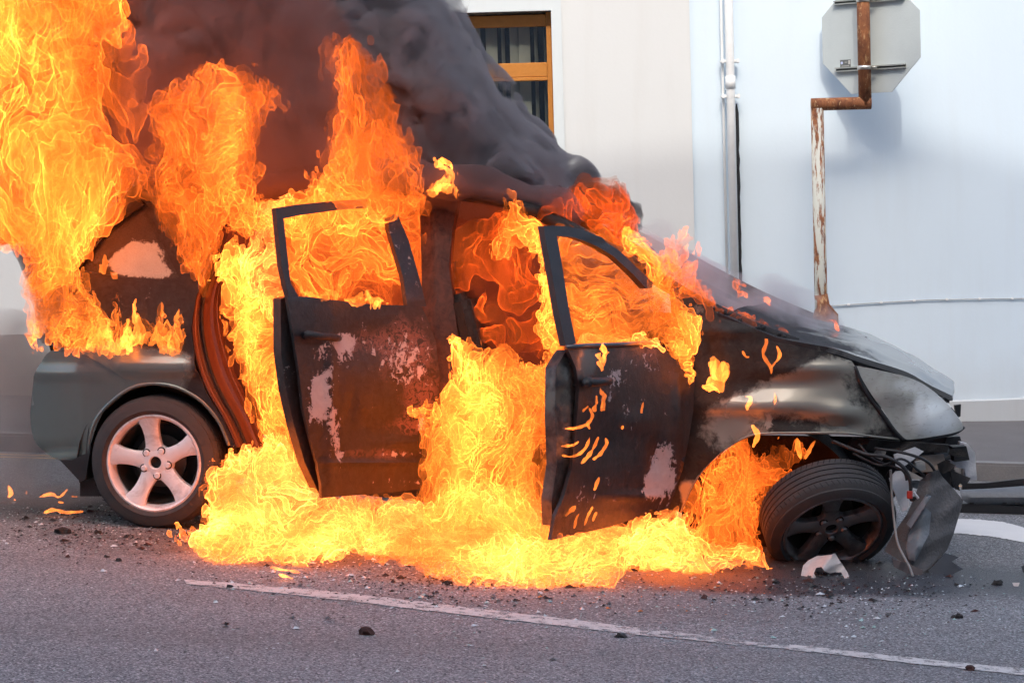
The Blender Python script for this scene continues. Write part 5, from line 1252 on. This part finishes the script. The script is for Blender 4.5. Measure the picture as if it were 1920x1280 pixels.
flame('tail_edge_fire', 'curly yellow flames wrapping the rear corner above the bumper', [[(70, 470), (120, 470), (135, 505), (165, 515), (170, 560), (200, 600), (200, 650), (150, 655), (110, 650), (95, 620), (80, 660), (72, 640), (66, 600), (50, 560), (45, 525), (66, 500)]],
      11.75, .14, F_MID, vox=.009, seed=82, cell=.10, layers=2.6, ragged=.045, edge=.05, heat=hb_((90, 500, 30, 30, .4), (130, 620, 40, 30, .1)))
# licks on the rear quarter
rf = random.Random(3)
def keep_largest(o):
    b = bmesh.new(); b.from_mesh(o.data); seen = set(); best = []
    for v in b.verts:
        if v in seen: continue
        st, isl = [v], []; seen.add(v)
        while st:
            q = st.pop(); isl.append(q)
            for e in q.link_edges:
                w_ = e.other_vert(q)
                if w_ not in seen: seen.add(w_); st.append(w_)
        if len(isl) > len(best): best = isl
    bs = set(best); bmesh.ops.delete(b, geom=[v for v in b.verts if v not in bs], context='VERTS'); b.to_mesh(o.data); b.free()
def tongues(name, label, polys, Yf, T, mat, seed, **kw):
    c = np.mean([q for pl in polys for q in pl], 0); o_ = P(c[0], c[1], Yf)
    root = thing(name, label, 'flame', tuple(o_))
    for i, pl in enumerate(polys):
        o = flame('flame_tongue', None, [pl], Yf, T, mat, seed=seed * 31 + i, **kw)
        keep_largest(o)
        o.location = Vector(o.location) - Vector(tuple(o_)); o.parent = root
    return root
def licks(name, label, pts, Yf, mat=F_LICK, seed=0, T=.03, w=(5, 12), group=None):
    """tongues of flame rising from points (px, py, height px, lean px)"""
    polys = []
    for (x, y, h, lean) in pts:
        wd = rf.uniform(*w); a = [(x - wd / 2, y), (x - wd * .55 + lean * .3, y - h * .35), (x - wd * .1 + lean * .45, y - h * .7), (x + lean, y - h), (x + wd * .25 + lean * .6, y - h * .6), (x + wd * .6 + lean * .2, y - h * .3), (x + wd / 2, y)]
        polys.append(a)
    return tongues(name, label, polys, Yf, T, mat, seed, vox=.006, cell=.06, warp=.035, layers=1.3, ragged=.018, edge=.016, open_=.6)
pts = [(175 + i * 12.5 + rf.uniform(-5, 5), 655 - 8 * math.sin(i), rf.uniform(40, 110) * (1.1 if i in (3, 6, 9) else .8), rf.uniform(-8, 12)) for i in range(14)]
licks('body_lick', 'row of upright flame tongues licking up the charred rear quarter panel', pts, YS(250, 600) - .05, seed=91, w=(10, 22))
flame('body_edge_fire', 'flames clinging along the top edge of the unburnt grey paint', [[(130, 640), (170, 560), (190, 590), (215, 540), (235, 600), (262, 590), (290, 600), (315, 560), (325, 620), (345, 600), (352, 628), (330, 645), (280, 640), (240, 660), (205, 664), (170, 655)]], YS(250, 620) - .04, .035, F_MID, vox=.007, seed=92, cell=.07, warp=.045, layers=2.0, ragged=.03, edge=.02, flow=(0, 1), stretch=3)
licks('body_lick', 'two small flames in front of the scorched rear side window', [(190, 505, 30, 4), (212, 520, 26, 5)], YS(200, 510) - .05, seed=93)
# licks down the front door
licks('door_lick', 'long thin flames dripping from the front door handle', [(1128, 690, 46, -10), (1140, 676, 40, -14), (1118, 700, 60, 10), (1125, 780, 60, 8), (1110, 800, 60, 12)], FD(1120, 740)[1] - .05, seed=94, w=(5, 9))
def streaks(name, label, L, Yf, seed, mat=F_LICK, T=.02):
    polys = []
    for path, w0 in L:
        q = [np.array(p) for p in spline(path, 5)]; up_, dn = [], []
        for i, p in enumerate(q):
            t_ = (q[min(i + 1, len(q) - 1)] - q[max(0, i - 1)]); nn = np.array([-t_[1], t_[0]]) / (np.hypot(*t_) + 1e-9)
            ww = w0 * .66 * (.35 + .65 * math.sin(math.pi * (.06 + .93 * i / (len(q) - 1))) ** 1.2 * (1 + .35 * math.sin(i * 1.9 + w0)))
            up_.append(tuple(p + nn * ww)); dn.append(tuple(p - nn * ww))
        polys.append(up_ + dn[::-1])
    return tongues(name, label, polys, Yf, T, mat, seed, vox=.006, cell=.10, warp=.014, layers=.8, ragged=.005, edge=.008, open_=.8)
Yd = FD(1100, 850)[1] - .06
streaks('door_lick', 'thin sideways flame streaks curling round the free edge of the front door', [([(1042, 770), (1060, 776), (1085, 772), (1104, 762), (1116, 745)], 4), ([(1042, 800), (1070, 806), (1095, 800), (1110, 790), (1112, 770)], 4), ([(1042, 832), (1062, 836), (1078, 834), (1090, 826)], 3), ([(1042, 850), (1070, 856), (1090, 848), (1102, 830), (1106, 812)], 4), ([(1105, 765), (1110, 780), (1102, 795), (1108, 808)], 5)], Yd, 95)
streaks('door_lick', 'slanting orange flame streaks low on the free half of the front door', [([(1078, 875), (1095, 862), (1112, 840), (1122, 818)], 6), ([(1114, 862), (1128, 850), (1140, 832), (1138, 820)], 5), ([(1060, 968), (1080, 948), (1100, 930), (1104, 918)], 8), ([(1104, 936), (1118, 905), (1130, 880), (1140, 850)], 4), ([(1076, 992), (1082, 970), (1095, 955)], 3), ([(1094, 990), (1104, 966), (1110, 950)], 3), ([(1110, 984), (1118, 966), (1122, 958)], 3)], Yd, 96)
streaks('door_lick', 'single wavy flame in the middle of the front door', [([(1174, 822), (1184, 800), (1200, 782), (1206, 760), (1212, 742)], 4), ([(1166, 804), (1170, 796)], 3)], FD(1190, 780)[1] - .05, 97)
flame('wing_flame', 'separate bright flame hanging on the front wing behind the door', [[(1322, 722), (1332, 718), (1340, 700), (1336, 680), (1345, 668), (1356, 674), (1366, 690), (1362, 712), (1350, 734), (1342, 726), (1330, 730)]], YS(1345, 700) - .08, .05, F_LICK, vox=.006, seed=98, cell=.07, warp=.04, layers=1.6, ragged=.015, edge=.02, open_=.5)
streaks('wing_flame', 'thin curling flame running down the wing from the bonnet edge', [([(1425, 620), (1440, 640), (1432, 665), (1446, 690), (1440, 715)], 5), ([(1452, 640), (1462, 664), (1446, 690)], 4), ([(1448, 720), (1456, 745), (1450, 770)], 4), ([(1390, 655), (1400, 668), (1412, 662)], 4)], YS(1440, 670) - .06, 99, F_LICK)
streaks('wing_flame', 'tall thin flame rising over the wing from the front wheel arch', [([(1424, 812), (1412, 795), (1396, 778), (1400, 760), (1408, 745), (1396, 742)], 6), ([(1412, 840), (1420, 815), (1410, 795)], 8)], YS(1410, 780) - .08, 100, F_LICK)
# wheel arch
flame('wheel_arch_fire', 'orange fire curling inside the front wheel arch behind the tyre', [[(1292, 920), (1320, 880), (1350, 850), (1390, 822), (1410, 810), (1420, 840), (1450, 850), (1470, 870), (1500, 850), (1480, 880), (1462, 905), (1450, 930), (1440, 960), (1425, 1000), (1430, 1040), (1450, 1062), (1400, 1062), (1330, 1056), (1296, 1010), (1290, 960)]],
      YS(1380, 950) + .12, .18, F_UP, vox=.010, seed=111, cell=.14, layers=2.6, ragged=.05, edge=.06, heat=hb_((1400, 1010, 30, 60, .6), (1440, 870, 40, 30, .35), (1330, 990, 40, 40, -.4), (1350, 900, 40, 40, .05)))
streaks('wheel_arch_flame', 'forked flame above the collapsed front tyre', [([(1502, 862), (1498, 845), (1496, 828), (1500, 815)], 8), ([(1506, 862), (1516, 845), (1528, 824)], 6), ([(1456, 825), (1462, 818)], 4)], YS(1510, 840) - .05, 112)
tongues('bonnet_fire', 'low flames flickering along the rear edge of the bonnet', [[(1366, 524), (1392, 532), (1398, 554), (1374, 549)], [(1425, 556), (1458, 564), (1446, 576)], [(1340, 575), (1380, 590), (1440, 600), (1480, 620), (1500, 640), (1440, 628), (1390, 612), (1350, 596)], [(1535, 598), (1560, 602), (1570, 612), (1548, 608)]], 11.75, .10, F_UP, 113, vox=.008, cell=.08, warp=.05, layers=2, ragged=.02, edge=.02, flow=(1, -.4))
streaks('ground_flame', 'small low flames on the road behind the rear bumper', [([(70, 932), (95, 925), (110, 930), (125, 915)], 4), ([(80, 962), (100, 955), (125, 960), (156, 958)], 5), ([(130, 932), (145, 930), (158, 922)], 4), ([(105, 940), (125, 945), (135, 950)], 4)], Gp(120, 968)[1], 114)
streaks('ground_flame', 'tiny pointed flame on the road at the far left', [([(16, 935), (20, 925), (14, 910)], 7), ([(22, 936), (34, 935)], 3), ([(50, 928), (48, 916)], 3)], Gp(20, 940)[1], 115)
streaks('ground_flame', 'short flame scrap on the road in front of the pool of fire', [([(520, 1078), (545, 1082), (562, 1088)], 3), ([(500, 1060), (550, 1068), (575, 1072)], 4)], Gp(545, 1088)[1], 116)
streaks('ground_flame', 'thin strip of burning liquid to the right of the pool of fire', [([(1440, 1062), (1460, 1064), (1474, 1066)], 2.5)], Gp(1460, 1067)[1], 117)
flame('smoke_flame', 'small reddish flame high in the smoke above the rear door', [[(470, 40), (500, 25), (530, 30), (540, 45), (520, 60), (495, 75), (492, 100), (480, 80), (485, 60)]], 12.0, .12, F_RED, vox=.012, seed=118, cell=.12, layers=2, ragged=.05, edge=.06, heat=hb_((510, 45, 30, 20, .5)))
# ================================================================== smoke
def smoke_mat(name, dens, col, ab=None, noise=None, emit=None, aniso=.1):
    t = NT(name)
    d = dens
    det = noise[4] if noise and len(noise) > 4 else 3
    if noise:
        sc, lo, hi, z = noise[:4]
        n = t.noise(t.map(t.geo(), (1, 1, z)), sc, det, .6, .5)
        d = t.math('MULTIPLY', t.ramp(n, [(lo, 0.0), (hi, 1.0)]), dens)
    i = {'Color': (*col, 1), 'Density': d, 'Anisotropy': aniso}
    if ab: i['Absorption Color'] = (*ab, 1)
    if emit: i['Emission Strength'] = emit[0] if not noise else t.math('MULTIPLY', d, emit[0] / dens); i['Emission Color'] = (*emit[1], 1)  # emit: self-glow added for hot soot and flame light scattered in smoke
    v = t.n('ShaderNodeVolumePrincipled', i)
    v.inputs['Density Attribute'].default_value = ''
    t.l(v.outputs[0], t.out.inputs['Volume'])
    return t.m
def smoke(name, label, poly, Y, T, mat, vox=.03, seed=1, cell=.30, bill=.10, edge=.25, parent=None):
    """billowing body of smoke: outline in photo pixels at depth Y, cauliflower surface"""
    rng = np.random.default_rng(seed)
    pl = [(lambda q: (q[0], q[2]))(P(px, py, Y)) for px, py in poly]
    a = np.array(pl); pad = bill * 2 + .1
    x0, z0 = a.min(0) - pad; x1, z1 = a.max(0) + pad; y0, y1 = Y - T - pad, Y + T + pad
    nx, ny, nz = [int((b - c) / vox) for c, b in ((x0, x1), (y0, y1), (z0, z1))]
    X2, Z2 = np.meshgrid(x0 + np.arange(nx) * vox, z0 + np.arange(nz) * vox, indexing='ij')
    E = poly_sdf(pl, X2, Z2).astype(np.float32)[:, None, :]
    yy = (y0 + np.arange(ny) * vox - Y)[None, :, None]
    base = np.minimum(E, (1 - np.clip(1 - E / edge, 0, 1) ** 2 * .8) * T - np.abs(yy))
    sh = (nx, ny, nz); b = 0
    for c, k in ((cell, 1.0), (cell * .5, .5), (cell * .24, .26)):
        b = b + (np.abs(lat_noise(rng, sh, (c, c, c), vox)) - .45) * k
    H = (base + b * bill).astype(np.float32)
    H[0] = H[-1] = -1; H[:, 0] = H[:, -1] = -1; H[:, :, 0] = H[:, :, -1] = -1
    g = openvdb.FloatGrid(-1.0); g.copyFromArray(H); V, Q = g.convertToQuads(isovalue=0.0)
    V = V * vox + np.array([x0, y0, z0]); org = np.array([a[:, 0].mean(), Y, a[:, 1].min()])
    o = mesh_obj(name, V, Q.astype(np.int32)[:, ::-1], mat, parent, True, origin=org)
    if label: tag(o, label, 'smoke')
    return o
SM_DARK = smoke_mat('black_smoke', 48.0, (.38, .365, .39), noise=(4.2, .43, .60, 1.0, 5), aniso=.0)
SM_CORE = smoke_mat('self_glowing_smoke', 4.5, (.34, .27, .27), noise=(2.8, .40, .62, .6), emit=(.085, (1, .20, .08)))  # its red comes from emission standing in for scattered flame light
SM_THIN = smoke_mat('thin_pale_smoke', 6.5, (.80, .77, .80), noise=(4.5, .40, .68, .8, 4))
SM_LOW = smoke_mat('thin_grey_smoke', 2.4, (.50, .46, .45), noise=(3, .35, .65, .8))
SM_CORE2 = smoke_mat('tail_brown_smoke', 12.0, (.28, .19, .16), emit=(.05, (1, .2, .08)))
smoke('swirl_smoke', 'black smoke curling behind the dark red flames above the front door', [(980, 345), (1050, 335), (1120, 338), (1170, 350), (1196, 385), (1204, 430), (1170, 450), (1100, 440), (1000, 400)], 12.3, .22, smoke_mat('soot_black_smoke', 22.0, (.16, .13, .13), noise=(5, .40, .58, 1, 4)), seed=29, bill=.05, cell=.16, vox=.018, edge=.15)
sm = smoke('smoke_plume', 'thick dark grey plume of smoke billowing above the car and across the window', [(-260, 100), (-300, -150), (-120, -330), (300, -380), (560, -300), (740, -170), (820, -60), (860, 10), (890, 60), (912, 110), (940, 165), (975, 195), (1008, 235), (1040, 265), (1062, 295), (1075, 330), (1090, 350), (1125, 375), (1130, 410), (1100, 430), (1000, 420), (850, 400), (700, 380), (500, 370), (300, 350), (220, 330), (160, 430), (100, 460), (-90, 462), (-220, 380)],
           12.72, .95, SM_DARK, seed=4, bill=.12, vox=.026, cell=.26)
smoke('hot_smoke', 'reddish brown dimly self-glowing smoke between the flames over the roof', [(230, -160), (400, -220), (560, -160), (640, -60), (720, 100), (800, 250), (860, 330), (980, 370), (1100, 400), (1040, 430), (860, 430), (700, 400), (480, 400), (270, 380), (200, 330), (210, 150)], 12.1, .62, SM_CORE, seed=7, bill=.09)
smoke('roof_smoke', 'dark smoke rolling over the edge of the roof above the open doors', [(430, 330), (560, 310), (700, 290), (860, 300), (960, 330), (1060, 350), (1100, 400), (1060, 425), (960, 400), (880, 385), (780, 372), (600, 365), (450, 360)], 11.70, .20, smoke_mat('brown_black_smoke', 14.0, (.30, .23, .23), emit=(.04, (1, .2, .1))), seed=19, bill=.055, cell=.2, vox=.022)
smoke('tail_smoke', 'brown smoke behind the curly flames at the rear corner of the car', [(10, 400), (120, 340), (230, 290), (300, 300), (290, 360), (200, 430), (190, 500), (120, 660), (74, 650), (60, 560), (36, 500)], 12.6, .22, SM_CORE2, seed=23, bill=.04, cell=.2, vox=.022)
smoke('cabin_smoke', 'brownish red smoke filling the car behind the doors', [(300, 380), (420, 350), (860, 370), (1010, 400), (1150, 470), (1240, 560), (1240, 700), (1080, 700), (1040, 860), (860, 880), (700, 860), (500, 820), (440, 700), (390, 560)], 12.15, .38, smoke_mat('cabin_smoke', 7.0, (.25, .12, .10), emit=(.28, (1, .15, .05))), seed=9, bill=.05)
smoke('bonnet_smoke', 'thin pale smoke drifting off the rear of the bonnet', [(1190, 420), (1260, 440), (1300, 460), (1380, 510), (1450, 540), (1530, 570), (1560, 610), (1520, 640), (1440, 640), (1360, 600), (1280, 560), (1220, 500)], 11.9, .45, SM_THIN, seed=12, bill=.07, edge=.2)
smoke('ground_smoke', 'thin grey smoke hanging low behind the rear bumper', [(-60, 560), (60, 600), (90, 700), (120, 850), (230, 880), (240, 940), (120, 950), (-60, 930)], 12.4, .5, SM_LOW, seed=14, bill=.08, edge=.2)
